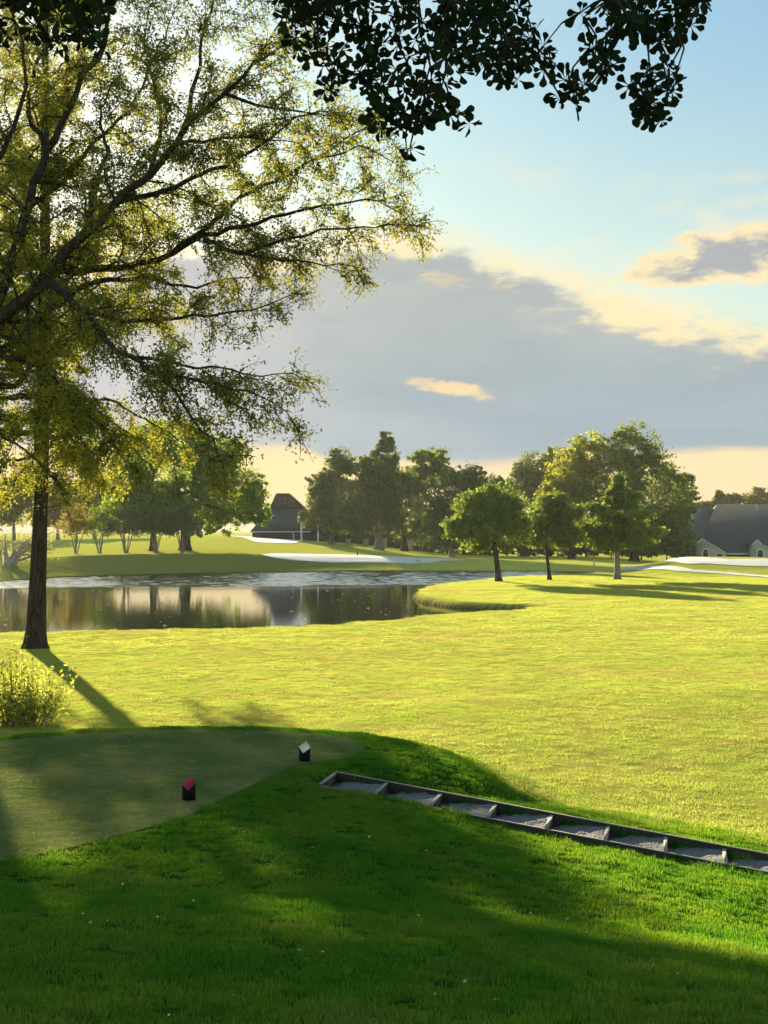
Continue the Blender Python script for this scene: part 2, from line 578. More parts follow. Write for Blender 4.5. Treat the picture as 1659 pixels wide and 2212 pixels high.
def grid_axis(parts):
    out = [parts[0][0]]
    for a, b, s0, s1 in parts:
        xx = a
        while xx < b - 1e-6:
            f = (xx - a) / (b - a)
            xx = min(b, xx + s0 + (s1 - s0) * f)
            out.append(xx)
    return np.array(out)


ys = grid_axis([(-400, -60, 40, 20), (-60, 3, 6, .4), (3, 34, .14, .17), (34, 80, .2, .4), (80, 215, .5, .5), (215, 300, .8, 2), (300, 700, 4, 30), (700, 4000, 60, 500)])
us_ = grid_axis([(0, .36, .0024, .0026), (.36, 1.0, .006, .06), (1.0, 8, .1, 1.5)])
us_ = np.concatenate([-us_[::-1][:-1], us_])
YY, UU = np.meshgrid(ys, us_, indexing='ij')
XX = UU * (np.abs(YY) + 12)
zz, sd, sdt, rough, farm = height(XX, YY, True)
# far off the land rolls away gently
nr, nc = YY.shape
i = np.arange(nr - 1)[:, None] * nc; j = np.arange(nc - 1)[None]
fc = np.stack([i + j, i + j + 1, i + nc + j + 1, i + nc + j], -1).reshape(-1, 4)

mt, t = material('turf')
at = t.n('ShaderNodeAttribute', attribute_name='zone')
sepz = t.n('ShaderNodeSeparateColor')
t.put(sepz.inputs[0], at.outputs['Color'])
zr, zm, zf = sepz.outputs
g = t.n('ShaderNodeTexCoord').outputs['Object']
n1 = t.noise(g, 0.18, 5, 0.6)
n2 = t.noise(g, 1.3, 5, 0.65)
n3 = t.noise(g, 14.0, 4, 0.7)
n4 = t.noise(g, 60.0, 3, 0.7)
fair = t.mix(t.sstep(0.35, 0.65, n1), (0.30, 0.325, 0.055, 1), (0.37, 0.345, 0.075, 1))
fair = t.mix(t.math('MULTIPLY', t.sstep(0.50, 0.70, n2), 0.45), fair, (0.26, 0.185, 0.055, 1))
fair = t.mix(t.math('MULTIPLY', t.sstep(0.58, 0.40, n3), 0.40), fair, (0.10, 0.125, 0.012, 1))
rgh = t.mix(t.sstep(0.35, 0.65, n2), (0.008, 0.060, 0.008, 1), (0.026, 0.080, 0.010, 1))
rgh = t.mix(t.math('MULTIPLY', t.sstep(0.60, 0.35, n3), 0.5), rgh, (0.012, 0.03, 0.005, 1))
far_c = t.mix(t.sstep(0.35, 0.65, n2), (0.30, 0.325, 0.055, 1), (0.37, 0.345, 0.075, 1))
col = t.mix(zf, fair, far_c)
rgh = t.mix(zf, rgh, (0.075, 0.070, 0.026, 1))  # far bank rough colour, with the bank's shade put into it
col = t.mix(zr, col, rgh)
col = t.mix(zm, col, t.mix(n3, (0.035, 0.030, 0.018, 1), (0.075, 0.06, 0.035, 1)))
hh = t.math('ADD', t.math('MULTIPLY', n3, 0.6), t.math('MULTIPLY', n4, 0.4))
p = principled(t, col, 0.9, bump(t, hh, 1.0, 0.09), 0.0)
finish(t, p)
M['turf'] = mt
gt = Geo()
gt.add(np.stack([XX.ravel(), YY.ravel(), zz], 1), fc)
terrain = gt.build('ground', M['turf'], smooth=True)
tag(terrain, 'rolling mown golf course turf around the pond', 'ground', kind='structure')
me = terrain.data
ca_ = me.color_attributes.new('zone', 'FLOAT_COLOR', 'POINT')
mud = np.clip(1 - ss(0.05, 0.45, sd), 0, 1)
zc = np.stack([rough, mud, farm * (YY.ravel() > 80), np.ones_like(rough)], 1)
ca_.data.foreach_set('color', zc.astype(np.float32).ravel())

# water
mw, t = material('pond_water')
g = t.n('ShaderNodeTexCoord').outputs['Object']
sp_ = t.n('ShaderNodeSeparateXYZ'); t.put(sp_.inputs[0], g)
mp = t.n('ShaderNodeMapping'); t.put(mp.inputs[0], g); mp.inputs['Scale'].default_value = (1.0, 2.2, 1)
w1 = t.noise(mp.outputs[0], 1.6, 3, 0.55)
w2 = t.noise(mp.outputs[0], 0.35, 3, 0.5)
edge = t.math('ADD', sp_.outputs[1], t.math('MULTIPLY', t.math('SUBTRACT', t.noise(g, 0.05, 3), 0.5), 26.0))
edge = t.math('SUBTRACT', edge, t.math('MULTIPLY', sp_.outputs[0], 0.25))
wind = t.sstep(146, 153, edge)
b1 = t.n('ShaderNodeBump'); t.put(b1.inputs['Height'], w1)
b1.inputs['Distance'].default_value = 0.05
t.put(b1.inputs['Strength'], t.math('MULTIPLY_ADD', wind, 0.10, 0.045))
pr = t.n('ShaderNodeBsdfPrincipled')
pr.inputs['Base Color'].default_value = (0.012, 0.016, 0.008, 1)
t.put(pr.inputs['Roughness'], t.math('MULTIPLY_ADD', wind, 0.05, 0.02))
pr.inputs['IOR'].default_value = 2.2
t.put(pr.inputs['Normal'], b1.outputs[0])
finish(t, pr.outputs[0])
gw = Geo()
wy = np.concatenate([np.arange(50, 138, 4.0), np.arange(138, 206, .16), np.arange(206, 213, 2.0)])
wx_ = np.arange(-75, 40.1, .55)
WY, WX = np.meshgrid(wy, wx_, indexing='ij')
bnd = 149 + .22 * (WX + 20) + 3.5 * smooth_noise(WX, WY, .12, 61) + 2 * smooth_noise(WX, WY, .5, 62)
amp = ss(-2, 5, WY - bnd)
rw = np.random.default_rng(63)
WZ = np.zeros_like(WX)
for k in range(26):
    wl = rw.uniform(.5, 1.5); th_ = math.pi / 2 + rw.normal() * .45
    WZ += np.sin((WX * math.cos(th_) + WY * math.sin(th_)) * 2 * math.pi / wl + rw.uniform(0, 6.28)) * wl * .0085
WZ *= amp
nr_, nc_ = WY.shape
i = np.arange(nr_ - 1)[:, None] * nc_; j = np.arange(nc_ - 1)[None]
gw.add(np.stack([WX.ravel(), WY.ravel(), WZ.ravel()], 1), np.stack([i + j, i + j + 1, i + nc_ + j + 1, i + nc_ + j], -1).reshape(-1, 4))
tag(gw.build('pond_water', mw, smooth=True), 'calm pond water mirroring trees and sky', 'water', kind='structure')


def sheet(name, poly, mat, off, kind_label, rings=14, sub=3, cen=None):
    """a flat patch that lies on the terrain: rings from the rim to the middle"""
    P = np.asarray(poly)
    n0 = len(P)
    # Catmull-Rom rim
    rim = []
    for i_ in range(n0):
        p0, p1_, p2, p3 = P[i_ - 1], P[i_], P[(i_ + 1) % n0], P[(i_ + 2) % n0]
        for q in np.arange(sub) / sub:
            rim.append(0.5 * (2 * p1_ + (p2 - p0) * q + (2 * p0 - 5 * p1_ + 4 * p2 - p3) * q * q + (3 * p1_ - p0 - 3 * p2 + p3) * q ** 3))
    rim = np.array(rim); n = len(rim)
    cen = rim.mean(0) if cen is None else np.array(cen)
    V = np.vstack([cen + (rim - cen) * f for f in np.linspace(1, 0.02, rings)])
    z = height(V[:, 0], V[:, 1])[0] + off
    gq = Geo()
    i = np.arange(rings - 1)[:, None] * n; j = np.arange(n)[None]
    f = np.stack([i + j, i + (j + 1) % n, i + n + (j + 1) % n, i + n + j], -1).reshape(-1, 4)
    gq.add(np.column_stack([V, z]), f)
    mc = gq.nv
    gq.v.append(np.array([[cen[0], cen[1], height([cen[0]], [cen[1]])[0][0] + off]])); gq.nv += 1
    gq.f.append([((rings - 1) * n + q, (rings - 1) * n + (q + 1) % n, mc) for q in range(n)]); gq.mi.append([0] * n)
    o = gq.build(name, mat, smooth=True)
    tag(o, kind_label[0], kind_label[1], kind='structure')
    return o


# tee surface
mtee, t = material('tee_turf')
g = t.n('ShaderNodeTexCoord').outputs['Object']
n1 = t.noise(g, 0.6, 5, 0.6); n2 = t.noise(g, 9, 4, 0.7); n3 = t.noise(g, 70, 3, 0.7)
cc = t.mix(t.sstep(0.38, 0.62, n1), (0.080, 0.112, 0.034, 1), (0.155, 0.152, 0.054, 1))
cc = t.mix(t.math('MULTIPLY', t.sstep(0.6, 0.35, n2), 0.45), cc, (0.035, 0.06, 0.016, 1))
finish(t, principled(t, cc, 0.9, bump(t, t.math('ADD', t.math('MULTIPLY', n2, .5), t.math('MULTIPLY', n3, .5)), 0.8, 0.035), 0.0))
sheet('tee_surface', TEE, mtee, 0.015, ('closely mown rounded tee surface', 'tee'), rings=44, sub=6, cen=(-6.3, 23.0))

# sand
msand, t = material('bunker_sand')
g = t.n('ShaderNodeTexCoord').outputs['Object']
n2 = t.noise(g, 1.2, 5, 0.6); n3 = t.noise(g, 9, 4, 0.6)
cc = t.mix(n2, (0.38, 0.37, 0.35, 1), (0.52, 0.50, 0.47, 1))
finish(t, principled(t, cc, 0.9, bump(t, t.math('ADD', n2, n3), 0.5, 0.08), 0.1))


def onland(px, py, it=40):
    """pixel to ground point by marching the view ray to the terrain"""
    a = (px - 829.5) / FPX; b = (1106 - py) / FPX
    cp, sp = math.cos(PITCH), math.sin(PITCH)
    yy = cp - b * sp; zz_ = sp + b * cp
    d = np.concatenate([np.arange(4, 60, .1), np.arange(60, 420, .5)])
    z = height(a / yy * d, d)[0]
    hit = np.nonzero(CAM_Z + zz_ / yy * d <= z)[0]
    k = hit[0] if len(hit) else len(d) - 1
    return (a / yy * d[k], d[k])


def patch_px(pts):
    return np.array([onland(px, py) for px, py in pts])


def xy(px, d):
    return ((px - 829.5) / FPX * d, d)


b1p = patch_px([(563, 1198), (600, 1197), (690, 1198), (800, 1201), (900, 1205), (990, 1208.5), (1000, 1211), (940, 1215), (850, 1217), (740, 1217), (650, 1214), (595, 1206)])
sheet('sand_bunker', b1p, msand, 0.06, ('long pale sand bunker in the far bank above the water', 'bunker'), rings=24, sub=5)
b2p = patch_px([(490, 1158.5), (545, 1160), (600, 1163), (660, 1167), (640, 1173), (590, 1173), (540, 1167)])
sheet('sand_bunker', b2p, msand, 0.08, ('small sand bunker beside the left house', 'bunker'), rings=24, sub=5)
b3p = patch_px([(1428, 1213), (1500, 1211), (1580, 1208.5), (1659, 1208), (1780, 1209), (1780, 1224), (1659, 1225), (1600, 1223), (1530, 1219), (1470, 1217)])
sheet('sand_bunker', b3p, msand, 0.06, ('broad sand bunker on the mound before the right clubhouse', 'bunker'), rings=24, sub=5)

# cart path
mpath = simple('cart_path', (0.33, 0.32, 0.30), 0.9, 1.5, 0.2)
pp = list(patch_px([(1340, 1226), (1400, 1229), (1480, 1233), (1570, 1239), (1659, 1246), (1850, 1262)]))
gp = Geo()
pc = np.array(pp)
fine = np.array([pc[0] + (pc[-1] - pc[0]) * 0] * 0 + [np.array([np.interp(q, range(len(pc)), pc[:, 0]), np.interp(q, range(len(pc)), pc[:, 1])]) for q in np.linspace(0, len(pc) - 1, 60)])
tg = np.gradient(fine, axis=0); tg /= np.linalg.norm(tg, axis=1)[:, None]
nn = np.stack([-tg[:, 1], tg[:, 0]], 1)
rows = [fine + nn * o_ for o_ in (-1.1, 0, 1.1)]
V = np.vstack(rows); Z = height(V[:, 0], V[:, 1])[0] + 0.07
n_ = len(fine); i = np.arange(2)[:, None] * n_; j = np.arange(n_ - 1)[None]
gp.add(np.column_stack([V, Z]), np.stack([i + j, i + j + 1, i + n_ + j + 1, i + n_ + j], -1).reshape(-1, 4))
tag(gp.build('cart_path', mpath, smooth=True), 'pale paved cart path along the right fairway', 'path', kind='structure')


# ------------------------------------------------------------------ leaf and tree builders
def quads(geo, P, N, size, aspect=0.5, r=None):
    """leaf-shaped rhombi at P with normals N"""
    r = r or rng
    n = len(P)
    if n == 0:
        return
    N = N / (np.linalg.norm(N, axis=1)[:, None] + 1e-9)
    a = np.cross(N, r.normal(size=(n, 3))); a /= np.linalg.norm(a, axis=1)[:, None] + 1e-9
    b = np.cross(N, a)
    s = (np.broadcast_to(size, (n,)) * r.uniform(0.65, 1.35, n))[:, None]
    w = s * aspect
    V = np.stack([P - a * s * .5, P + b * w * .5 + N * s * .08, P + a * s * .5, P - b * w * .5 + N * s * .08], 1).reshape(-1, 3)
    geo.add(V, np.arange(4 * n).reshape(-1, 4))


def crown(lobes, n, size, r, clump=0.22, aspect=0.7, per=26, fill=0.25):
    """leaf clusters spread in clumps over the shells of lobes (cx,cy,cz,rx,ry,rz)"""
    g = Geo()
    L = np.array(lobes, float)
    area = L[:, 3] * L[:, 5] + 0.3
    nc = max(8, n // per)
    k = r.choice(len(L), nc, p=area / area.sum())
    d = r.normal(size=(nc, 3)); d /= np.linalg.norm(d, axis=1)[:, None]
    rad = np.where(r.uniform(size=nc) < fill, r.uniform(0.2, 0.8, nc), r.uniform(0.78, 1.04, nc))
    C = L[k, :3] + d * L[k, 3:] * rad[:, None]
    cs = clump * np.clip(np.minimum(L[k, 3], L[k, 5]), 1.2, 5.5) * r.uniform(0.6, 1.5, nc)
    kk = r.integers(0, nc, n)
    off = r.normal(size=(n, 3)) * cs[kk][:, None] * np.array([1, 1, .65])
    P = C[kk] + off
    N = d[kk] * 0.55 + np.array([0, 0, .35]) + r.normal(size=(n, 3)) * 0.6
    quads(g, P, N, size, aspect, r)
    return g, C


def tree(name, label, base, lobes_px, d, leaf, bark, n, size, trunk_r, r_seed, lean=0.0, group=None, cat='tree', clump=0.15,
         fork=0.45, aspect=0.75, trunk_px=None, fill=0.45, per=30, dens=2.6, lump=5):
    r = np.random.default_rng(r_seed)
    bx, by = xy(base, d)
    bz = H(bx, by) - 0.1
    root = empty(name, (bx, by, bz))
    tag(root, label, cat, group)
    lobes = []
    for (px, py, rx, ry) in lobes_px:
        dd = d + r.uniform(-.35, .35) * rx / FPX * d
        p = pix(px, py, dd)
        k = d / FPX
        lobes.append((p.x, p.y, p.z, rx * k, rx * k * .95, ry * k))
    sub = []
    for (cx_, cy_, cz_, rx_, ry_, rz_) in lobes:
        sub.append((cx_, cy_, cz_, rx_ * .95, ry_ * .95, rz_ * .95))
        for q in range(lump):
            dv = r.normal(size=3); dv /= np.linalg.norm(dv)
            f_ = r.uniform(.26, .50)
            sub.append((cx_ + dv[0] * rx_ * .80, cy_ + dv[1] * ry_ * .80, cz_ + dv[2] * rz_ * .80, rx_ * f_, ry_ * f_, rz_ * f_))
    g, C = crown(sub, int(n * dens), size, r, clump, aspect, per, fill)
    g.build('crown', leaf, root)
    L = np.array(lobes)
    zlo = (L[:, 2] - L[:, 5]).min(); zhi = (L[:, 2] + L[:, 5]).max()
    cx = (L[:, 0] * L[:, 3]).sum() / L[:, 3].sum()
    ft = bz + (zlo - bz) + (zhi - zlo) * 0.18
    tg_ = Geo()
    tx = bx + lean * (ft - bz)
    zs = np.linspace(0, 1, 7)
    pts = np.column_stack([bx + (tx - bx) * zs + 0.06 * trunk_r * np.sin(zs * 7), np.full(7, by), bz + (ft - bz) * zs])
    tr_ = trunk_r * (1 - 0.4 * zs) * (1 + 0.4 * np.exp(-zs * 12))
    tg_.tube(pts, tr_, 9)
    top_ = pts[-1]
    lead = np.array([[top_[0], top_[1], top_[2]], [(tx + cx) / 2, by, ft + (zhi - ft) * .35], [cx, by, ft + (zhi - ft) * .75]])
    tg_.tube(lead, [trunk_r * .6, trunk_r * .38, trunk_r * .1], 6)
    for q in range(9):
        c_ = C[r.integers(len(C))]
        s0 = top_ + (lead[1] - top_) * r.uniform(-.1, .9)
        mid_ = (s0 + c_) / 2 + np.array([0, 0, r.uniform(.0, .12) * np.linalg.norm(c_ - s0)])
        tg_.tube([s0, mid_, c_], [trunk_r * .35, trunk_r * .2, trunk_r * .05], 5)
    tg_.build('trunk', bark, root, smooth=True)
    return root


# ---- far bank, left
tree('oak_tree', 'broad dark green oak with the thickest trunk on the far left bank', 400,
     [(430, 1010, 85, 70), (505, 1065, 70, 65), (400, 1085, 100, 62), (395, 960, 60, 45), (545, 1095, 38, 42), (455, 1122, 88, 36), (470, 985, 55, 48)],
     224, M['leaf_oak'], M['bark_dark'], 15000, 0.42, 0.85, 21)
tree('oak_tree', 'green oak with slim dark trunk just left of the thickest trunked oak', 331,
     [(290, 1010, 55, 66), (330, 965, 55, 52), (275, 1080, 55, 48), (340, 1080, 62, 55), (300, 1122, 60, 32)],
     221, M['leaf_oak'], M['bark_dark'], 11000, 0.42, 0.55, 22)
myr = [(164, 'orange leaved crape myrtle with pale stems on the far left bank', 'leaf_orange'),
       (216, 'green crape myrtle with two forking stems right of the orange one', 'leaf_mid'),
       (272, 'dark crape myrtle with a fan of many thin stems left of the slim oak trunk', 'leaf_dark'),
       (335, 'crape myrtle standing right before the slim oak trunk', 'leaf_dark'),
       (394, 'crape myrtle with pinkish stems in front of the thickest oak trunk', 'leaf_dark')]
for q, (px, lab, lm) in enumerate(myr):
    r = np.random.default_rng(60 + q)
    bx, by = xy(px, 213.5)
    bz = H(bx, by) - .05
    root = empty('crape_myrtle', (bx, by, bz))
    tag(root, lab, 'tree', 'crape myrtles on the far bank')
    wpx = 30 + 6 * r.uniform()
    lobes = []
    for (ox, oy, rx, ry) in [(0, 1128, wpx, 22), (-18, 1140, wpx * .7, 17), (20, 1140, wpx * .7, 17), (0, 1108, wpx * .6, 18)]:
        p = pix(px + ox, oy, 213.5)
        k = 213.5 / FPX
        lobes.append((p.x, p.y, p.z, rx * k, rx * k, ry * k))
    g, C = crown(lobes, 3000, 0.28, r, .3)
    g.build('crown', M[lm], root)
    g = Geo()
    for s_ in range(6):
        a = r.uniform(-1, 1)
        topx = bx + a * wpx * 1.0 * 213.5 / FPX
        ty = by + r.uniform(-1.2, 1.2)
        tz = bz + r.uniform(3.8, 5.2)
        g.tube([(bx + a * .25, by, bz), (bx + (topx - bx) * .45 + r.normal() * .15, (by + ty) / 2, bz + (tz - bz) * .5), (topx, ty, tz)], [.10, .075, .04], 5)
    g.build('trunk', M['bark_grey'], root, smooth=True)

# leaning grey shrub by the water at far left
r = np.random.default_rng(90)
bx, by = xy(15, 186); bz = H(bx, by) - .1
root = empty('waterside_shrub', (bx, by, bz))
tag(root, 'pale grey half bare shrub leaning over the far left shore', 'shrub')
g = Geo(); lf = []
for s_ in range(16):
    dirx = r.uniform(-1, 1.5); ln = r.uniform(3, 7)
    e = np.array([bx + dirx * ln * .8, by + r.uniform(-2, 2), bz + ln * r.uniform(.25, .8)])
    m_ = np.array([bx + dirx * ln * .3, by, bz + ln * .45])
    g.tube([(bx + r.uniform(-1, 1), by + r.uniform(-1, 1), bz), m_, e], [.16, .11, .04], 5)
    for k in range(70):
        f = r.uniform(.4, 1.05)
        lf.append(m_ + (e - m_) * f + r.normal(size=3) * .55)
for tgt in [(145, 1166), (70, 1172), (100, 1180)]:
    e = np.array(pix(tgt[0], tgt[1], 188)); s0 = np.array([bx + .5, by, bz + .4])
    g.tube([s0, (s0 + e) / 2 + np.array([0, 0, -.25]), e], [.22, .17, .05], 6)
g.build('stems', M['bark_pale'], root, smooth=True)
g = Geo(); lf = np.array(lf)
quads(g, lf, r.normal(size=lf.shape), 0.34, .5, r)
g.build('foliage', M['leaf_pale'], root)

# hazy trees far behind on the left
for q, (b, lob, lab, lm) in enumerate([
        (30, [(30, 1085, 60, 55), (0, 1100, 50, 45), (70, 1060, 40, 40)], 'pale yellow green tree farthest left behind the pond', 'leaf_gold'),
        (125, [(125, 1090, 45, 50), (150, 1070, 35, 40), (95, 1110, 40, 35)], 'yellowing tree behind the dark straight trunk', 'leaf_orange'),
        (205, [(205, 1085, 50, 52), (235, 1070, 40, 45), (180, 1115, 40, 30)], 'golden green tree behind the crape myrtles', 'leaf_gold'),
        (-90, [(-90, 1070, 80, 70), (-60, 1100, 70, 45)], 'broad pale tree outside the left edge', 'leaf_gold')]):
    tree('background_tree', lab, b, lob, 300 + 12 * q, M[lm], M['bark_grey'], 5000, .55, .4, 100 + q, group='trees behind the left lawn')

tree('oak_tree', 'dense tall tree added at the left edge to shade the foreground, mostly outside the picture', -155,
     [(-155, 530, 200, 190), (-110, 470, 170, 190), (-220, 620, 150, 110), (-210, 500, 160, 160), (-60, 600, 130, 110), (10, 650, 120, 100), (-120, 690, 150, 80), (60, 735, 105, 62), (140, 768, 55, 38)],
     78, M['leaf_elm'], M['bark_dark'], 16000, .26, .45, 24, dens=1.5)  # tree added as an occluder, lobes placed to shade tee and near slope
# ---- centre
tree('elm_tree', 'grey green tree right beside the left house roof', 716,
     [(700, 1088, 42, 42), (688, 1050, 28, 28), (730, 1040, 45, 38), (737, 1000, 38, 32), (670, 1120, 24, 24), (720, 1125, 48, 30)],
     264, M['leaf_dark'], M['bark_grey'], 9000, .42, .5, 31)
tree('cedar_tree', 'tallest dark tree at the centre with pointed top and forked grey trunk', 818,
     [(835, 952, 14, 22), (832, 985, 30, 28), (812, 1025, 55, 40), (850, 1055, 45, 52), (790, 1085, 72, 50), (852, 1115, 36, 40), (765, 1128, 40, 24), (800, 1130, 50, 25)],
     254, M['leaf_dark'], M['bark_grey'], 15000, .42, .8, 32)
tree('ash_tree', 'sparse yellow green tree right of the tallest centre tree', 873,
     [(930, 992, 42, 28), (905, 1035, 32, 32), (945, 1025, 35, 25), (895, 1075, 25, 35), (900, 1110, 30, 30)],
     262, M['leaf_mid'], M['bark_dark'], 6500, .40, .6, 33, fill=.5)
tree('elm_tree', 'wide grey green tree low crowned left of the peninsula trees', 975,
     [(1000, 1040, 55, 40), (960, 1090, 75, 58), (938, 1150, 58, 38), (1042, 1090, 50, 50), (1060, 1050, 28, 26), (1010, 1150, 60, 40)],
     250, M['leaf_dark'], M['bark_grey'], 13000, .42, .5, 34)
# ---- right mass
tree('oak_tree', 'blackish green round tree behind the bright lime tree', 1150,
     [(1150, 1012, 42, 40), (1192, 992, 32, 28), (1128, 1060, 36, 48), (1180, 1060, 50, 50)], 300, M['leaf_dark'], M['bark_dark'], 8000, .45, .6, 41)
tree('maple_tree', 'bright lime yellow tree left of the tallest right tree', 1235,
     [(1232, 1005, 48, 48), (1275, 968, 45, 36), (1215, 1085, 55, 52), (1200, 1050, 26, 32), (1270, 1050, 55, 55), (1240, 1140, 60, 45)],
     256, M['leaf_lime'], M['bark_dark'], 12000, .42, .6, 42)
tree('oak_tree', 'tallest broad dark green tree of the right group', 1370,
     [(1372, 955, 50, 42), (1402, 1010, 55, 60), (1335, 1000, 52, 55), (1442, 1085, 52, 72), (1380, 1105, 85, 75), (1462, 1150, 42, 45), (1320, 1110, 65, 75), (1400, 1160, 80, 40)],
     250, M['leaf_mid'], M['bark_dark'], 17000, .42, .8, 43)
tree('oak_tree', 'thin dark crowned tree between the right group and clubhouse roof', 1480,
     [(1478, 1045, 22, 26), (1488, 1080, 20, 30), (1470, 1110, 26, 40)], 258, M['leaf_dark'], M['bark_dark'], 3600, .4, .35, 44, fill=.5)
for q, (b, lob, lab) in enumerate([
        (1640, [(1640, 1078, 36, 24), (1670, 1080, 30, 22)], 'rounded pale tree above the clubhouse ridge at the right edge'),
        (1575, [(1575, 1082, 36, 14), (1555, 1072, 10, 12)], 'low olive tree behind the middle of the clubhouse ridge'),
        (1530, [(1528, 1092, 22, 12), (1505, 1100, 20, 14)], 'small olive tree at the left end of the clubhouse ridge')]):
    tree('background_tree', lab, b, lob, 360, M['leaf_pale'], M['bark_grey'], 2600, .5, .4, 120 + q, group='trees behind the clubhouse')
# ---- understory along the edge of the wood
for q, px in enumerate([700, 745, 800, 850, 915, 1000, 1075, 1140, 1205, 1265, 1320, 1385, 1440, 1490]):
    place = ['below the grey green tree by the house', 'left of the forked trunk', 'behind the forked trunk', 'right of the forked trunk', 'behind the last pillar',
             'under the wide grey green tree', 'behind the leftmost peninsula tree', 'between the first two peninsula trees', 'behind the middle peninsula tree',
             'under the lime tree', 'behind the cedar trunk', 'right of the cedar trunk', 'under the tallest right tree', 'at the left end of the clubhouse'][q]
    tree('understory_bush', 'dark bush ' + place, px, [(px, 1160, 54, 36), (px + 18, 1178, 46, 24), (px - 20, 1172, 42, 28)], 276 if px > 900 else 292, M['leaf_dark'], M['bark_dark'],
         3600, .5, .15, 140 + q, group='bushes at the edge of the wood', cat='bush')

# ---- peninsula trees
tree('small_oak', 'round dense tree leaning left, leftmost of the three on the peninsula', 1077,
     [(1050, 1100, 72, 44), (1025, 1138, 64, 36), (1082, 1085, 55, 38), (1105, 1130, 48, 44), (1060, 1168, 72, 22), (990, 1142, 30, 26)],
     149, M['leaf_cedar'], M['bark_dark'], 14000, .25, .34, 51, lean=-.10)
tree('small_oak', 'middle peninsula tree with thin curved trunk', 1187,
     [(1188, 1105, 48, 36), (1178, 1150, 62, 36), (1225, 1130, 42, 38), (1202, 1080, 22, 18), (1240, 1165, 36, 20), (1150, 1165, 30, 18)],
     154, M['leaf_cedar'], M['bark_dark'], 10000, .25, .22, 52, lean=-.10)
tree('cedar_tree', 'cone shaped cedar with pale trunk, rightmost on the peninsula', 1333,
     [(1337, 1036, 12, 16), (1335, 1058, 30, 12), (1344, 1078, 46, 12), (1328, 1096, 62, 12), (1347, 1113, 76, 13), (1332, 1130, 88, 13), (1347, 1147, 98, 14), (1335, 1165, 92, 14), (1290, 1152, 56, 16),
      (1400, 1148, 34, 12), (1340, 1178, 58, 10), (1280, 1096, 24, 8), (1335, 1110, 30, 55)],
     157, M['leaf_cedar'], M['bark_grey'], 19000, .25, .36, 53, lump=1, clump=.12)


# ------------------------------------------------------------------ near trees with real branching
def leaves_along(P, n_per, spread, r):
    P = np.asarray(P)
    k = r.integers(0, len(P) - 1, n_per)
    f = r.uniform(0, 1, n_per)[:, None]
    return P[k] * (1 - f) + P[k + 1] * f + r.normal(size=(n_per, 3)) * spread


class Bough:
    def __init__(s, seed):
        s.g = Geo(); s.leaf = []; s.r = np.random.default_rng(seed)

    def path(s, p, d, ln, n, wig, droop):
        p = np.array(p, float); d = np.array(d, float); d /= np.linalg.norm(d)
        out = [p.copy()]
        for k in range(n):
            d = d + s.r.normal(size=3) * wig + np.array([0, 0, -droop])
            d /= np.linalg.norm(d)
            p = p + d * ln / n
            out.append(p.copy())
        return np.array(out), d

    def twig(s, p, d, ln, droop, nl, spread):
        P, _ = s.path(p, d, ln, 3, .22, droop)
        s.g.tube(P, np.linspace(.012, .005, 4), 3, cap=False)
        s.leaf.append(leaves_along(P, nl, spread, s.r))

    def side(s, p, d, ln, rad, droop, ntw, nl, spread=.10):
        P, _ = s.path(p, d, ln, 5, .20, droop)
        s.g.tube(P, np.linspace(rad, rad * .25, 6), 4, cap=False)
        for k in range(ntw):
            f = s.r.uniform(.15, 1.0) * 4.999
            i_ = int(f); q = P[i_] + (P[i_ + 1] - P[i_]) * (f - i_)
            t_ = P[i_ + 1] - P[i_]; t_ /= np.linalg.norm(t_)
            dd = t_ * .7 + s.r.normal(size=3) * .6
            s.twig(q, dd, s.r.uniform(.35, .9), droop * 1.3, nl, spread)

    def limb(s, P, r0, r1, step, ln, droop, ntw, nl, start=.15, spread=.10, up=0.0):
        P = np.asarray(P, float)
        # resample the limb with a little wander
        seg = np.linalg.norm(np.diff(P, axis=0), axis=1); L = np.concatenate([[0], np.cumsum(seg)])
        m = max(6, int(L[-1] / .35))
        q = np.linspace(0, L[-1], m)
        Q = np.stack([np.interp(q, L, P[:, k]) for k in range(3)], 1)
        Q[1:-1] += s.r.normal(size=(m - 2, 3)) * .035
        s.g.tube(Q, r0 + (r1 - r0) * np.linspace(0, 1, m) ** .8, 8, cap=False)
        x = L[-1] * start
        while x < L[-1]:
            i_ = min(m - 2, int(x / L[-1] * (m - 1)))
            t_ = Q[i_ + 1] - Q[i_]; t_ /= np.linalg.norm(t_)
            pr_ = s.r.normal(size=3); pr_ -= t_ * (pr_ @ t_); pr_ /= np.linalg.norm(pr_)
            dd = t_ * s.r.uniform(.4, 1.0) + pr_ + np.array([0, 0, up])
            f = x / L[-1]
            l_ = ln * s.r.uniform(.55, 1.25) * (1 - .45 * f)
            s.side(Q[i_], dd, l_, max(.012, (r0 + (r1 - r0) * f) * .32), droop, int(ntw * l_ / ln) + 2, nl, spread)
            x += step * s.r.uniform(.5, 1.5)
        s.side(Q[-1], Q[-1] - Q[-2], ln * .6, r1, droop, ntw, nl, spread)


def limb_px(pts, d0, d1):
    n = len(pts)
    return [np.array(pix(px, py, d0 + (d1 - d0) * k / (n - 1))) for k, (px, py) in enumerate(pts)]


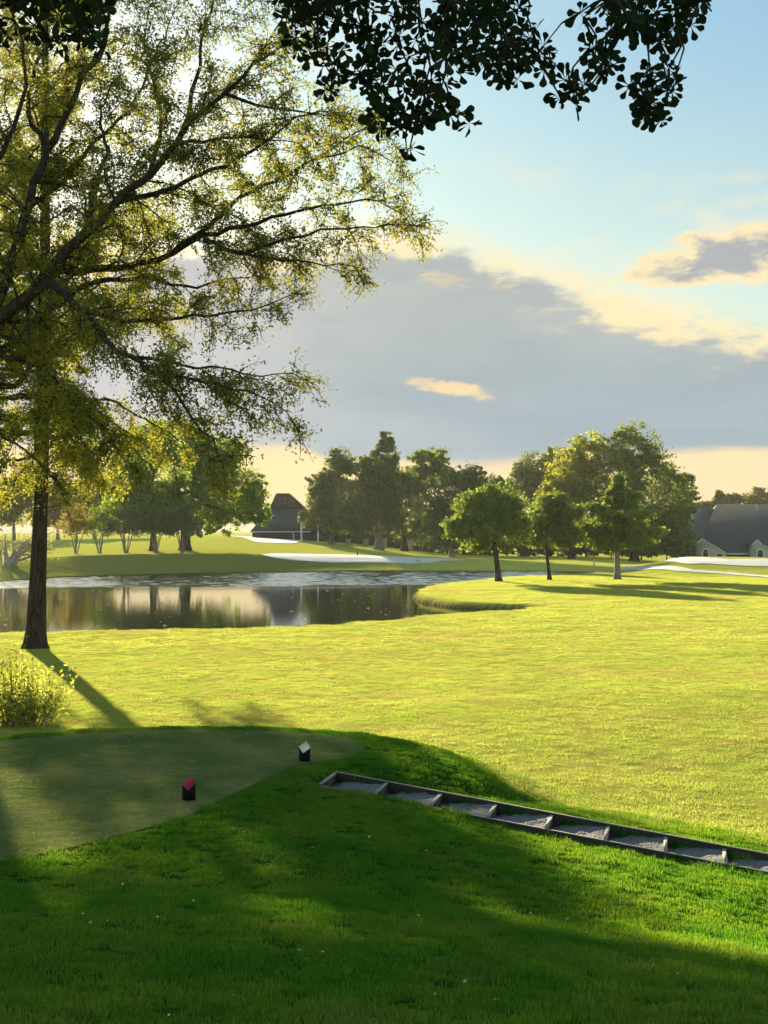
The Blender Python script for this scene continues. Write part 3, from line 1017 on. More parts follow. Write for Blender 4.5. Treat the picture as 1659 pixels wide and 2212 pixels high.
# ---- spreading tree, its trunk just outside the left edge
TD = 40.0
B = Bough(5)
tb = pix(-118, 1495, TD); tbz = H(tb.x, tb.y) - .1
fork = np.array(pix(-95, 800, TD))
root = empty('spreading_elm', (tb.x, tb.y, tbz))
tag(root, 'wide spreading elm reaching in from the left with back lit thin foliage', 'tree')
B.g.tube([(tb.x, tb.y, tbz), (tb.x, tb.y, tbz + .5), (tb.x + .05, tb.y, tbz + 3.5), tuple(fork)], [.75, .55, .47, .42], 12)
limbs = [
    ([(-95, 800), (0, 690), (69, 630), (133, 555), (190, 503), (248, 439), (323, 375), (381, 312), (416, 254), (485, 202), (549, 139), (600, 105)], 40, 36, .24, .03, 2.0),
    ([(381, 312), (393, 272), (427, 173), (433, 87), (462, 10), (480, -60)], 37.5, 38.5, .08, .02, 1.8),
    ([(-95, 800), (-20, 700), (6, 624), (35, 531), (58, 451), (104, 323), (162, 219), (179, 156), (219, 110), (248, 0), (270, -90)], 40, 43, .20, .04, 2.0),
    ([(69, 630), (115, 583), (200, 582), (283, 578), (370, 549), (439, 497), (520, 427), (635, 370), (722, 323), (780, 280)], 39.5, 42, .13, .02, 1.7),
    ([(370, 549), (440, 505), (555, 485), (635, 456), (720, 440), (809, 427), (865, 460)], 41, 39, .09, .015, 1.5),
    ([(439, 520), (520, 543), (606, 520), (693, 497), (770, 490), (838, 486)], 40, 38, .07, .015, 1.5),
    ([(0, 690), (60, 640), (115, 612), (173, 664), (208, 704), (240, 748), (292, 772), (320, 804), (352, 812), (400, 880), (450, 945), (480, 1000)], 39, 34.5, .15, .015, 1.4),
    ([(320, 804), (404, 816), (480, 832), (560, 852), (620, 890)], 36, 34.5, .05, .012, 1.2),
    ([(292, 772), (400, 795), (488, 796), (560, 816), (620, 806)], 36.5, 38, .05, .012, 1.2),
    ([(173, 664), (260, 690), (350, 690), (440, 680), (540, 670), (620, 640)], 38.5, 41, .08, .015, 1.5),
    ([(-95, 800), (-40, 770), (0, 755), (40, 732), (100, 676), (190, 610), (300, 600), (420, 620), (520, 600)], 40, 45, .18, .02, 1.8),
    ([(-95, 800), (24, 840), (56, 804), (120, 740), (180, 700), (250, 690)], 41, 46, .12, .02, 1.5),
    ([(0, 770), (48, 780), (132, 832), (172, 888), (220, 920), (260, 985)], 40, 38, .06, .012, 1.2),
    ([(-60, 880), (0, 936), (36, 960), (88, 1004), (120, 1040)], 40, 39, .06, .012, 1.2),
    ([(190, 503), (200, 420), (230, 330), (215, 240), (250, 170)], 40, 44, .10, .02, 1.8),
    ([(58, 451), (130, 400), (210, 300), (290, 230), (330, 130), (370, 40)], 42, 46, .09, .02, 1.9),
    ([(-20, 700), (-60, 560), (-40, 420), (20, 300), (60, 180), (40, 60)], 40, 38, .16, .03, 2.0),
    ([(248, 439), (330, 420), (430, 380), (540, 330), (640, 260), (690, 240)], 39, 36, .09, .02, 1.7),
    ([(-60, 560), (-160, 420), (-260, 300), (-320, 180)], 40, 42, .18, .03, 2.2),
    ([(-95, 800), (-220, 700), (-340, 600), (-430, 480)], 40, 37, .2, .03, 2.2),
    ([(-95, 800), (-180, 640), (-200, 480), (-150, 300), (-120, 100)], 40, 46, .2, .03, 2.2),
    ([(485, 202), (560, 230), (650, 240), (720, 250), (790, 270)], 37, 38, .05, .012, 1.3),
    ([(635, 370), (700, 340), (780, 310), (850, 350)], 41, 42, .05, .012, 1.2),
    ([(381, 312), (450, 300), (540, 290), (630, 305)], 37.5, 36, .06, .012, 1.5),
    ([(549, 139), (600, 60), (640, -20)], 36.5, 35.5, .04, .012, 1.4),
    ([(520, 543), (600, 560), (690, 570), (760, 575)], 39.5, 38.5, .05, .012, 1.2),
    ([(323, 375), (350, 300), (340, 210), (310, 120), (320, 30)], 38, 40, .07, .015, 1.8),
    ([(104, 323), (60, 250), (80, 140), (130, 50), (160, -60)], 42, 40, .09, .02, 1.8),
]
for pts, d0, d1, r0, r1, ln in limbs:
    B.limb(limb_px(pts, d0, d1), r0, r1, .38, ln, .12, 12, 22, start=.08)
B.g.build('trunk', M['bark_dark'], root, smooth=True)
LF = np.vstack(B.leaf)
g = Geo()
quads(g, LF, B.r.normal(size=LF.shape) + np.array([0, -.2, .5]), .098, .52, B.r)
g.build('crown', M['leaf_elm'], root)
print('elm leaves', len(LF))

# ---- straight tree on the near shore
B = Bough(6)
SD_ = 63.0
s0 = pix(76, 1392, SD_); s1 = pix(91, 1020, SD_); s2 = pix(97, 700, SD_); s3 = pix(98, 100, SD_); s4 = pix(105, -160, SD_)
z0 = H(s0.x, s0.y)
root = empty('straight_oak', (s0.x, s0.y, z0 - .1))
tag(root, 'tall tree with straight dark trunk standing between bush and pond', 'tree')
B.g.tube([(s0.x, s0.y, z0 - .15), (s0.x, s0.y, z0 + .25), (s0.x + .03, s0.y, z0 + .8), tuple((s0 * .65 + s1 * .35)), tuple(s1), tuple(s2), tuple(s3), tuple(s4)],
         [.70, .52, .43, .36, .27, .25, .14, .05], 14)
r = B.r
for k in range(60):
    f = (k + r.uniform()) / 46 if k < 46 else .07 + .36 * (k - 46 + r.uniform()) / 24
    zt = 8.2 + f ** 1.1 * 20.0
    a = r.uniform(0, 2 * math.pi)
    q = np.interp(zt, [s1.z, s2.z, s3.z, s4.z], [0, 1, 2, 3])
    if math.cos(a) < -.25 and 9.9 < zt < 12.2 and k % 5 < 2:
        continue
    ctr = [s1, s2, s3, s4]
    i_ = min(2, int(q)); c0 = np.array(ctr[i_] + (ctr[i_ + 1] - ctr[i_]) * (q - i_))
    ln = 6.7 * (1 - .66 * f) * (.72 if f < .1 else 1) * r.uniform(.75, 1.15)
    sag = (-.30 if f < .25 else .25 + .4 * f)
    e = c0 + np.array([math.cos(a) * ln, math.sin(a) * ln, sag * ln])
    m_ = c0 + (e - c0) * .5 + np.array([0, 0, .16 * ln])
    B.limb([c0, m_, e], .10 * (1 - .5 * f), .02, .55, 1.5, .16 if f < .3 else .08, 10, 13 if f < .07 else 30, start=.2, spread=.15)
B.g.build('trunk', M['bark_dark'], root, smooth=True)
LF = np.vstack(B.leaf)
g = Geo()
quads(g, LF, B.r.normal(size=LF.shape) + np.array([0, 0, .5]), .125, .55, B.r)
g.build('crown', M['leaf_gold'], root)
print('straight leaves', len(LF))

# ------------------------------------------------------------------ overhanging oak above the viewer
r = np.random.default_rng(12)
root = empty('overhanging_oak', (2.6, -3.2, H(2.6, -3.2) - .1))
tag(root, 'oak over the viewer with black lobed leaves hanging into the top', 'tree')
LOB = np.array([(0, .02), (.25, .045), (.45, .12), (.62, .24), (.78, .30), (.90, .25), (.95, .14), (1.0, .05)])


def rosette(geo, p, axis, ln, n):
    axis = axis / np.linalg.norm(axis)
    a = np.cross(axis, r.normal(size=3)); a /= np.linalg.norm(a)
    b = np.cross(axis, a)
    for k in range(n):
        th = 2 * math.pi * (k + r.uniform(-.25, .25)) / n
        out = a * math.cos(th) + b * math.sin(th)
        el = r.uniform(-.1, .8)
        d_ = out * math.cos(el) + axis * math.sin(el)
        nrm_ = axis * math.cos(el) - out * math.sin(el) + r.normal(size=3) * .25
        sd_ = np.cross(nrm_, d_); sd_ /= np.linalg.norm(sd_)
        up_ = np.cross(d_, sd_)
        L_ = ln * r.uniform(.6, 1.3); wv_ = r.uniform(.75, 1.1)
        lft = [p + d_ * (.008 + L_ * t_) + sd_ * L_ * w_ * wv_ + up_ * (L_ * (.06 * w_ - .10 * t_ * t_)) for t_, w_ in LOB]
        rgt_ = [p + d_ * (.008 + L_ * t_) - sd_ * L_ * w_ * wv_ + up_ * (L_ * (.06 * w_ - .10 * t_ * t_)) for t_, w_ in LOB[::-1]]
        V_ = np.array(lft + rgt_)
        base = geo.nv
        geo.v.append(V_); geo.nv += len(V_)
        m_ = len(LOB)
        fs = [(base + q, base + q + 1, base + 2 * m_ - 2 - q, base + 2 * m_ - 1 - q) for q in range(m_ - 1)]
        geo.f.append(fs); geo.mi.append([0] * len(fs))


def in_poly(pts, poly):
    return sdist(np.asarray(pts, float), np.asarray(poly, float)) < 0


polys = [
    ([(590, -120), (610, 60), (620, 105), (690, 130), (690, 215), (740, 190), (800, 205), (800, 280), (860, 300), (880, 355), (912, 340), (910, 280),
      (970, 255), (1020, 285), (1035, 262), (975, 215), (975, 165), (1040, 160), (1090, 192), (1150, 170), (1235, 135), (1180, 95), (1150, 60), (1130, -120)], 285, 7.2),
    ([(1195, 190), (1215, 160), (1260, 165), (1270, 190), (1240, 222), (1210, 222)], 9, 7.2),
    ([(1232, 30), (1275, 0), (1290, 20), (1245, 50)], 2, 7.2),
    ([(1290, -120), (1285, 90), (1320, 110), (1345, 85), (1420, 100), (1450, 90), (1500, 60), (1535, 25), (1530, -120)], 74, 7.0),
    ([(1245, 85), (1290, 95), (1340, 150), (1320, 170), (1260, 120)], 8, 7.0),
    ([(1345, 185), (1375, 160), (1440, 120), (1475, 160), (1470, 205), (1430, 225), (1440, 280), (1380, 280), (1390, 225), (1360, 205)], 24, 7.0),
    ([(-120, -120), (-120, 110), (0, 115), (60, 95), (110, 90), (150, 120), (215, 130), (235, 100), (230, -120)], 110, 7.4),
]
g = Geo()
nodes = []
ros = []
for poly, n, d in polys:
    pl = np.array(poly, float)
    lo, hi_ = pl.min(0), pl.max(0)
    k = 0
    while k < n:
        q = r.uniform(lo, hi_)
        if in_poly([q], pl)[0] and sdist(np.array([q]), pl)[0] < (-7 if n > 10 else -1):
            dd = d + r.uniform(-.7, .7)
            ros.append(np.array(pix(q[0], q[1], dd))); k += 1
for p in ros:
    ax = np.array([r.normal() * .6, -.55 + r.normal() * .5, -.5 + r.normal() * .5])
    rosette(g, p, ax, .066, int(r.integers(6, 9)))
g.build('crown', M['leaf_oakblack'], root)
# limbs overhead and the twigs that carry the rosettes
g = Geo()
tx_, ty_ = 2.6, -3.2
tz_ = H(tx_, ty_)
g.tube([(tx_, ty_, tz_ - .1), (tx_, ty_, tz_ + .4), (tx_ - .1, ty_ + .2, tz_ + 3.0), (tx_ - .3, ty_ + .8, tz_ + 5.2)], [.62, .42, .34, .28], 12)
fk = np.array([tx_ - .3, ty_ + .8, tz_ + 5.2])
hang = []
for tgt in [(700, -330), (900, -300), (1080, -280), (1400, -330), (80, -330), (-60, -300)]:
    e = np.array(pix(tgt[0], tgt[1], 7.2))
    P_ = np.array([fk, fk + (e - fk) * .4 + np.array([0, 0, .55]), fk + (e - fk) * .75 + np.array([0, 0, .45]), e])
    g.tube(P_, [.16, .11, .07, .03], 7)
    hang.append(e); hang.append(P_[2])
nodes = [h for h in hang]
for p in sorted(ros, key=lambda q: -q[2]):
    N_ = np.array(nodes)
    up_ = N_[:, 2] > p[2] + .02
    dist = np.linalg.norm((N_ - p) * np.array([1, .8, .7]), axis=1) + (~up_) * 50
    b_ = N_[dist.argmin()]
    mid_ = (p + b_) / 2 + r.normal(size=3) * .02
    g.tube([b_, mid_, p], [.007, .005, .003], 4, cap=False)
    nodes.append(p)
g.build('trunk', M['bark_dark'], root, smooth=True)

# ------------------------------------------------------------------ bush at the left
r = np.random.default_rng(33)
bx, by = -8.75, 36.5
bz = H(bx, by)
root = empty('leafy_bush', (bx, by, bz))
tag(root, 'sunlit leafy bush at the left edge below the straight trunk', 'bush')
g = Geo(); lf = []
for k in range(95):
    a = r.uniform(0, 2 * math.pi); sp = r.uniform(0, 1) ** .6
    q0 = np.array([bx - .30 + math.cos(a) * sp * 1.0, by + math.sin(a) * sp * .8, bz])
    h_ = r.uniform(.6, 2.1) * (1 - .35 * sp)
    e = q0 + np.array([math.cos(a) * sp * .5 + r.normal() * .12, math.sin(a) * .35 * sp, h_])
    m_ = (q0 + e) / 2 + r.normal(size=3) * .05
    g.tube([q0, m_, e], [.012, .009, .004], 4, cap=False)
    lf.append(leaves_along(np.array([q0 + (m_ - q0) * .3, m_, e]), 42, .14, r))
g.build('stems', M['bark_grey'], root)
lf = np.vstack(lf); g = Geo()
quads(g, lf, r.normal(size=lf.shape) + np.array([0, 0, .4]), .12, .5, r)
g.build('foliage', M['leaf_bush'], root)

# ------------------------------------------------------------------ tee markers
mblk = simple('painted_black_wood', (0.006, 0.006, 0.006), 0.85, 30, .3, spec=.08)
mred = simple('painted_red_wood', (0.22, 0.007, 0.018), 0.6, 30, .2)
myel = simple('painted_cream_wood', (0.55, 0.50, 0.36), 0.6, 30, .15)


def marker(px, py, rz, m_top, lab, wtop):
    x, y = gnd(px, py, TEE_Z)
    root = empty('tee_marker', (x, y, TEE_Z)); tag(root, lab, 'tee marker', 'tee markers')
    s = .070
    ax = np.array([[math.cos(rz), math.sin(rz)], [-math.sin(rz), math.cos(rz)]])
    cor = np.array([(-s, -s), (s, -s), (s, s), (-s, s)]) @ ax
    hgt = [.245 + .085 * c_[1] / (s * 1.41) + .01 * c_[0] / s for c_ in cor]
    V = [(x + c_[0], y + c_[1], TEE_Z - .03) for c_ in cor] + [(x + c_[0], y + c_[1], TEE_Z + h_) for c_, h_ in zip(cor, hgt)]
    g = Geo(); g.add(V, [(0, 1, 5, 4), (1, 2, 6, 5), (2, 3, 7, 6), (3, 0, 4, 7), (0, 3, 2, 1), (4, 5, 6, 7)])
    b = g.build('post', mblk, root)
    g = Geo()
    V = [(x + c_[0] * 1.02, y + c_[1] * 1.02, TEE_Z + h_ + .001) for c_, h_ in zip(cor, hgt)]
    V2 = [(x + c_[0] * 1.02, y + c_[1] * 1.02, TEE_Z + h_ + .012) for c_, h_ in zip(cor, hgt)]
    g.add(V + V2, [(3, 2, 1, 0), (4, 5, 6, 7), (0, 1, 5, 4), (1, 2, 6, 5), (2, 3, 7, 6), (3, 0, 4, 7)])
    g.build('slanted_top', m_top, root)


marker(408, 1730, R(45), mred, 'black tee marker post with slanted red top', 1)
marker(658, 1646, R(32), myel, 'black tee marker post with slanted cream top', 1)

# ------------------------------------------------------------------ timber steps
mtim, t = material('weathered_timber')
g_ = t.n('ShaderNodeTexCoord').outputs['Object']
nz = t.noise(g_, 9, 6, .7, .5)
finish(t, principled(t, t.mix(nz, (0.012, 0.008, 0.005, 1), (0.05, 0.036, 0.024, 1)), .85, bump(t, nz, .6, .02), .2))
mtimtop, t = material('bleached_timber')
g_ = t.n('ShaderNodeTexCoord').outputs['Object']
nz = t.noise(g_, 14, 6, .7, .5)
finish(t, principled(t, t.mix(nz, (0.10, 0.085, 0.07, 1), (0.30, 0.27, 0.23, 1)), .8, bump(t, nz, .4, .01), .3))
mgrav, t = material('dark_gravel')
g_ = t.n('ShaderNodeTexCoord').outputs['Object']
vo = t.n('ShaderNodeTexVoronoi'); vo.inputs['Scale'].default_value = 26; t.put(vo.inputs['Vector'], g_)
cc = t.mix(t.noise(g_, 25, 4, .7), (0.03, 0.03, 0.031, 1), (0.15, 0.147, 0.143, 1))
finish(t, principled(t, cc, .85, bump(t, vo.outputs['Distance'], .9, .02), .3))
sx, sy = STA
root = empty('timber_steps', (sx, sy, 1.5))
tag(root, 'descending timber framed steps with gravel treads set in the grass slope', 'steps')
runl = np.linalg.norm(STRUN)
NS = 8


def stp(s, w, z):
    p = ST0 + STD * (s * runl) + STW * w
    return np.array([p[0], p[1], z])


def ztop(s):
    return 1.47 - STDROP * s


for w0, w1, lift in ((-.045, .0, .005), (STWID, STWID + .045, .05)):
    gA, gB = Geo(), Geo()
    for s0_, s1_ in ((-.96, NS + .9),):
        za, zb = ztop(s0_) + lift - .03, ztop(s1_) + lift
        lowA = [stp(s0_, w0, za - .42), stp(s1_, w0, zb - .42), stp(s1_, w0, zb - .012), stp(s0_, w0, za - .012)]
        gA.prism(lowA, np.append(STW * (w1 - w0), 0))
        cap_ = [stp(s0_, w0 - .002, za - .012), stp(s1_, w0 - .002, zb - .012), stp(s1_, w0 - .002, zb), stp(s0_, w0 - .002, za)]
        gB.prism(cap_, np.append(STW * (w1 - w0 + .004), 0))
    sb = gA.build('side_board', mtim, root)
    gB.build('bleached_edge', mtimtop, sb); 
    sb.children[0].location = sb.children[0].location + root.location - Vector((0, 0, 0)) if False else (0, 0, 0)
for k in range(-1, NS + 1):
    s_ = k if k >= 0 else -.96
    zt = ztop(s_) + (.0 if k >= 0 else .0)
    th = .05 / runl
    gA, gB = Geo(), Geo()
    hgt_ = .30
    gA.prism([stp(s_ - th / 2, .002, zt - hgt_), stp(s_ + th / 2, .002, zt - hgt_), stp(s_ + th / 2, .002, zt - .014), stp(s_ - th / 2, .002, zt - .014)],
             np.append(STW * (STWID - .004), 0))
    gB.prism([stp(s_ - th / 2 - .003, .004, zt - .014), stp(s_ + th / 2 + .003, .004, zt - .014), stp(s_ + th / 2 + .003, .004, zt), stp(s_ - th / 2 - .003, .004, zt)],
             np.append(STW * (STWID - .008), 0))
    rb = gA.build('riser_board', mtim, root)
    e_ = gB.build('bleached_edge', mtimtop, rb); e_.location = (0, 0, 0)
    if k < NS:
        s2_ = k + 1 if k >= 0 else 0
        gC = Geo()
        nx_, ny_ = 12, 12
        zt2 = ztop(s2_) - .012
        V = []
        rr = np.random.default_rng(200 + k)
        for a in range(nx_):
            for b in range(ny_):
                V.append(stp(s_ + th / 2 + (s2_ - s_ - th) * a / (nx_ - 1), .004 + (STWID - .008) * b / (ny_ - 1), zt2 + rr.normal() * .010 - .02 * (a < 2)))
        i = np.arange(nx_ - 1)[:, None] * ny_; j = np.arange(ny_ - 1)[None]
        gC.add(V, np.stack([i + j, i + ny_ + j, i + ny_ + j + 1, i + j + 1], -1).reshape(-1, 4))
        gC.build('gravel_tread', mgrav, root)

# ------------------------------------------------------------------ buildings
mroof, t = material('dark_shingles')
g_ = t.n('ShaderNodeTexCoord').outputs['Object']
mp = t.n('ShaderNodeMapping'); t.put(mp.inputs[0], g_); mp.inputs['Scale'].default_value = (2, 2, 5)
br = t.noise(mp.outputs[0], 2.0, 4, .7)
wv = t.n('ShaderNodeTexWave', bands_direction='Z'); t.put(wv.inputs['Vector'], g_); wv.inputs['Scale'].default_value = 1.6; wv.inputs['Distortion'].default_value = .6
finish(t, principled(t, t.mix(br, (0.040, 0.042, 0.046, 1), (0.085, 0.085, 0.088, 1)), .9, bump(t, wv.outputs['Fac'], .4, .05), .2))
mbrick, t = material('tan_brick')
g_ = t.n('ShaderNodeTexCoord').outputs['Object']
mp = t.n('ShaderNodeMapping'); t.put(mp.inputs[0], g_); mp.inputs['Rotation'].default_value = (R(90), 0, 0)
bk = t.n('ShaderNodeTexBrick'); t.put(bk.inputs['Vector'], mp.outputs[0]); bk.inputs['Scale'].default_value = 1.6
bk.inputs['Color1'].default_value = (0.26, 0.22, 0.17, 1); bk.inputs['Color2'].default_value = (0.36, 0.30, 0.24, 1); bk.inputs['Mortar'].default_value = (0.36, 0.33, 0.29, 1)
finish(t, principled(t, bk.outputs['Color'], .9))
mbrown = simple('brown_siding', (0.055, 0.042, 0.036), .9, 2, .3)
mwhite = simple('white_trim', (0.55, 0.53, 0.49), .6, 3, .06)
mdarkwall = simple('dark_wall', (0.05, 0.042, 0.036), .9, 1.5, .3)
mglass, t = material('window_glass')
finish(t, principled(t, (0.012, 0.014, 0.016), .06, None, .5))
mstone = simple('pale_stone', (0.34, 0.31, 0.26), .9, 4, .25, .5, .03)
mmetal = simple('grey_metal', (0.30, 0.30, 0.31), .5, 5, .15)

# clubhouse on the right
CD = 262.0


def cp(px, py, d=CD):
    return np.array(pix(px, py, d))


gz = H(*xy(1600, CD)) - .3
c0 = cp(1510, 1195)
root = empty('clubhouse', (c0[0] + 8, CD, gz)); tag(root, 'long dark roofed clubhouse with brick gables behind the right bunker', 'building')
eL = cp(1500, 1195); eR = cp(1900, 1195)
gW = Geo()
gW.prism([(eL[0] + .6, CD + .8, gz), (eR[0], CD + .8, gz), (eR[0], CD + .8, eL[2] + .05), (eL[0] + .6, CD + .8, eL[2] + .05)], (0, 17, 0))
gW.build('wall', mdarkwall, root)
rd = 9.5
rL = cp(1548, 1089.5, CD + rd); rR = cp(1900, 1086, CD + rd)
gR_ = Geo()
zr_, ze = rL[2], eL[2]
V = [(eL[0], CD, ze), (eR[0], CD, ze), (rR[0], CD + rd, zr_), (rL[0], CD + rd, zr_), (eL[0], CD + 2 * rd, ze), (eR[0], CD + 2 * rd, ze),
     (eL[0], CD, ze - .25), (eR[0], CD, ze - .25), (eL[0], CD + 2 * rd, ze - .25), (eR[0], CD + 2 * rd, ze - .25)]
gR_.f = []
gR_.add(V, [(0, 1, 2, 3), (5, 4, 3, 2), (0, 6, 7, 1), (4, 5, 9, 8), (6, 8, 9, 7)])
base = 0
gR_.f.append([(4, 0, 3), (1, 5, 2)]); gR_.mi.append([0, 0])
gR_.f.append([(0, 4, 8, 6), (1, 7, 9, 5)]); gR_.mi.append([0, 0])
roof = gR_.build('roof', mroof, root)
# lower roof wing going left behind the trees
lo1, lo2 = cp(1470, 1100, CD + 9), cp(1552, 1099, CD + 9)
b1_, b2_ = cp(1455, 1180, CD + 1.2), cp(1530, 1180, CD + 1.2)
gX = Geo()
gX.add([b1_, b2_, lo2, lo1, lo1 + [0, 8, -6], lo2 + [0, 8, -6]], [(0, 1, 2, 3), (3, 2, 5, 4)])
gX.f.append([(0, 3, 4), (1, 5, 2)]); gX.mi.append([0, 0])
gX.build('wing_roof', mroof, root)
g = Geo(); q0, q1 = cp(1568, 1195), cp(1622, 1195)
g.box(((q0[0] + q1[0]) / 2, CD - .08, ze - .12), (q1[0] - q0[0], .14, .22))
g.build('gutter', mwhite, root)
for (px, ya, yb, rr_) in ((1635, 1094, 1108, .12), (1642, 1108, 1112, .2)):
    a = cp(px, yb, CD + 8.3); b = cp(px, ya, CD + 8.3)
    g = Geo(); g.tube([a - [0, 0, .6], b], [rr_, rr_], 8); g.tube([b, b + [0, 0, .18]], [rr_ * 1.7, rr_ * 1.2], 8)
    g.build('roof_vent', mmetal, root)


def gable(loop, winds, rake, y0=CD - 2.0, depth=2.6, mat=mbrick):
    g = Geo()
    P = [np.array(pix(px, py, y0)) for px, py in loop]
    P = [np.array([p[0], y0, p[2]]) for p in P]
    for q in (0, -1):
        P[q][2] = gz
    g.prism(P, (0, depth, 0))
    gb = g.build('gable_wall', mat, root)
    g = Geo()
    Q = [np.array(pix(px, py, y0)) for px, py in rake]
    for a, b in zip(Q[:-1], Q[1:]):
        dv = (b - a) / np.linalg.norm(b - a); nv = np.array([-dv[2], 0, dv[0]])
        if nv[2] < 0: nv = -nv
        g.prism([a - nv * .06 + [0, -.16, 0], b - nv * .06 + [0, -.16, 0], b + nv * .10 + [0, -.16, 0], a + nv * .10 + [0, -.16, 0]], (0, .30, 0))
    g.build('rake_trim', mwhite, root)
    g = Geo()
    for a, b in zip(Q[:-1], Q[1:]):
        dv = (b - a) / np.linalg.norm(b - a); nv = np.array([-dv[2], 0, dv[0]])
        if nv[2] < 0: nv = -nv
        g.prism([a + nv * .145 + [0, -.05, 0], b + nv * .145 + [0, -.05, 0], b + nv * .30 + [0, -.05, 0], a + nv * .30 + [0, -.05, 0]], (0, depth + 3.0, 0))
    g.build('gable_roof', mroof, root)
    for kind, px, pt, pb, hw in winds:
        a = np.array(pix(px, pt, y0)); b = np.array(pix(px, pb, y0)); w_ = hw * y0 / FPX
        zb_ = b[2] - .9
        th = np.linspace(0, math.pi, 13)
        if kind == 'arch':
            inner = [(a[0] + w_ * math.cos(q), a[2] - w_ + w_ * math.sin(q)) for q in th]
            outer = [(a[0] + (w_ + .18) * math.cos(q), a[2] - w_ + (w_ + .18) * math.sin(q)) for q in th]
        else:
            inner = [(a[0] + w_, a[2]), (a[0] - w_, a[2])]
            outer = [(a[0] + w_ + .16, a[2] + .16), (a[0] - w_ - .16, a[2] + .16)]
        g = Geo()
        n_i = len(inner)
        inn = [(inner[0][0], zb_)] + inner + [(inner[-1][0], zb_)]
        out_ = [(outer[0][0], zb_)] + outer + [(outer[-1][0], zb_)]
        for q in range(len(inn) - 1):
            g.prism([(inn[q][0], y0 - .06, inn[q][1]), (out_[q][0], y0 - .06, out_[q][1]), (out_[q + 1][0], y0 - .06, out_[q + 1][1]), (inn[q + 1][0], y0 - .06, inn[q + 1][1])], (0, .05, 0))
        wf = g.build('window', mwhite, root)
        g = Geo()
        g.prism([(p_[0], y0 - .02, p_[1]) for p_ in inn], (0, .012, 0))
        gl = g.build('pane', mglass, wf); gl.location = (0, 0, 0)


gable([(1508, 1210), (1508, 1166), (1520, 1166), (1568, 1194), (1570, 1210)], [('arch', 1524, 1187, 1205, 5.5), ('rect', 1554.5, 1197, 1205, 6)], [(1500, 1178), (1517, 1164), (1524, 1169), (1568, 1194.5)])
gable([(1624, 1210), (1624, 1180), (1636, 1168), (1648, 1180), (1664, 1186), (1664, 1210)], [('arch', 1642, 1188, 1207, 6)], [(1621, 1181), (1636, 1167), (1646, 1178), (1668, 1186)])

# house on the left rise
HD = 288.0
hz = H(*xy(610, HD)) - 2.0
ctr_ = np.array(pix(610, 1148, HD))
root = empty('hip_roof_house', (ctr_[0], HD, hz)); tag(root, 'dark hip roofed house with white gutter left of centre', 'building')
hp = lambda px, py, d=HD: np.array(pix(px, py, d))
eL, eR = hp(540, 1148), hp(752, 1148)
ze = eL[2]
g = Geo(); g.box(((eL[0] + eR[0]) / 2, HD + 6, (hz + ze) / 2), (eR[0] - eL[0] - .8, 10.8, ze - hz)); g.build('wall', mdarkwall, root)
g = Geo()
a_ = hp(586, 1100, HD + 4.5); b_ = hp(706, 1100, HD + 4.5)
V = [(eL[0], HD, ze), (eR[0], HD, ze), (eR[0], HD + 12.5, ze), (eL[0], HD + 12.5, ze),
     (a_[0], HD + 4.5, a_[2]), (b_[0], HD + 4.5, a_[2]), (b_[0], HD + 8.5, a_[2]), (a_[0], HD + 8.5, a_[2])]
g.add(V, [(0, 1, 5, 4), (1, 2, 6, 5), (2, 3, 7, 6), (3, 0, 4, 7), (4, 5, 6, 7), (3, 2, 1, 0)])
g.build('roof', mroof, root)
g = Geo()
u0, u1, u2, u3 = hp(584, 1101, HD + 4.8), hp(598, 1068, HD + 4.8), hp(624, 1068, HD + 4.8), hp(660, 1101, HD + 4.8)
g.prism([u0, u3 + [0, 0, -.6], u3, u2, u1], (0, 4, 0))
g.build('upper_gable', mbrown, root)
g = Geo()
for p_, q_ in ((u0, u1), (u1, u2), (u2, u3)):
    dv = (q_ - p_) / np.linalg.norm(q_ - p_); nv = np.array([-dv[2], 0, dv[0]])
    nv = nv if nv[2] > 0 else -nv
    g.prism([p_ + [0, -.3, 0] + nv * .01, q_ + [0, -.3, 0] + nv * .01, q_ + [0, -.3, 0] + nv * .22, p_ + [0, -.3, 0] + nv * .22], (0, 4.6, 0))
g.build('upper_roof', mroof, root)
g = Geo(); g.box((eL[0] + (eR[0] - eL[0]) * .31, HD - .09, ze - .08), ((eR[0] - eL[0]) * .62, .15, .17)); g.build('gutter', mwhite, root)
g = Geo(); q_ = hp(634, 1152); g.tube([(q_[0] - .25, HD - .1, ze - .2), (q_[0], HD + .1, ze - .6), (q_[0], HD + .1, hz)], [.11, .11, .11], 6); g.build('downspout', mwhite, root)

# dark house wing behind the centre trees
g = Geo()
root = empty('long_brown_house', (hp(800, 1170, 300)[0], 300, H(*xy(800, 300)) - 1)); tag(root, 'low brown building in the shade behind the centre trees', 'building')
p0, p1_ = hp(688, 1160, 300), hp(880, 1160, 300)
zb_ = root.location.z
zt_ = hp(700, 1136, 300)[2]
g.box(((p0[0] + p1_[0]) / 2, 304, (zb_ + zt_) / 2), (p1_[0] - p0[0], 8, zt_ - zb_)); g.build('wall', mbrown, root)
g = Geo()
V = [(p0[0] - .6, 299.4, zt_), (p1_[0] + .6, 299.4, zt_), (p1_[0] + .6, 308.6, zt_), (p0[0] - .6, 308.6, zt_), (p0[0] + 2.5, 304, zt_ + 2.6), (p1_[0] - 2.5, 304, zt_ + 2.6)]
g.add(V, [(0, 1, 5, 4), (2, 3, 4, 5), (3, 2, 1, 0)]); g.f.append([(1, 2, 5), (3, 0, 4)]); g.mi.append([0, 0])
g.build('roof', mroof, root)

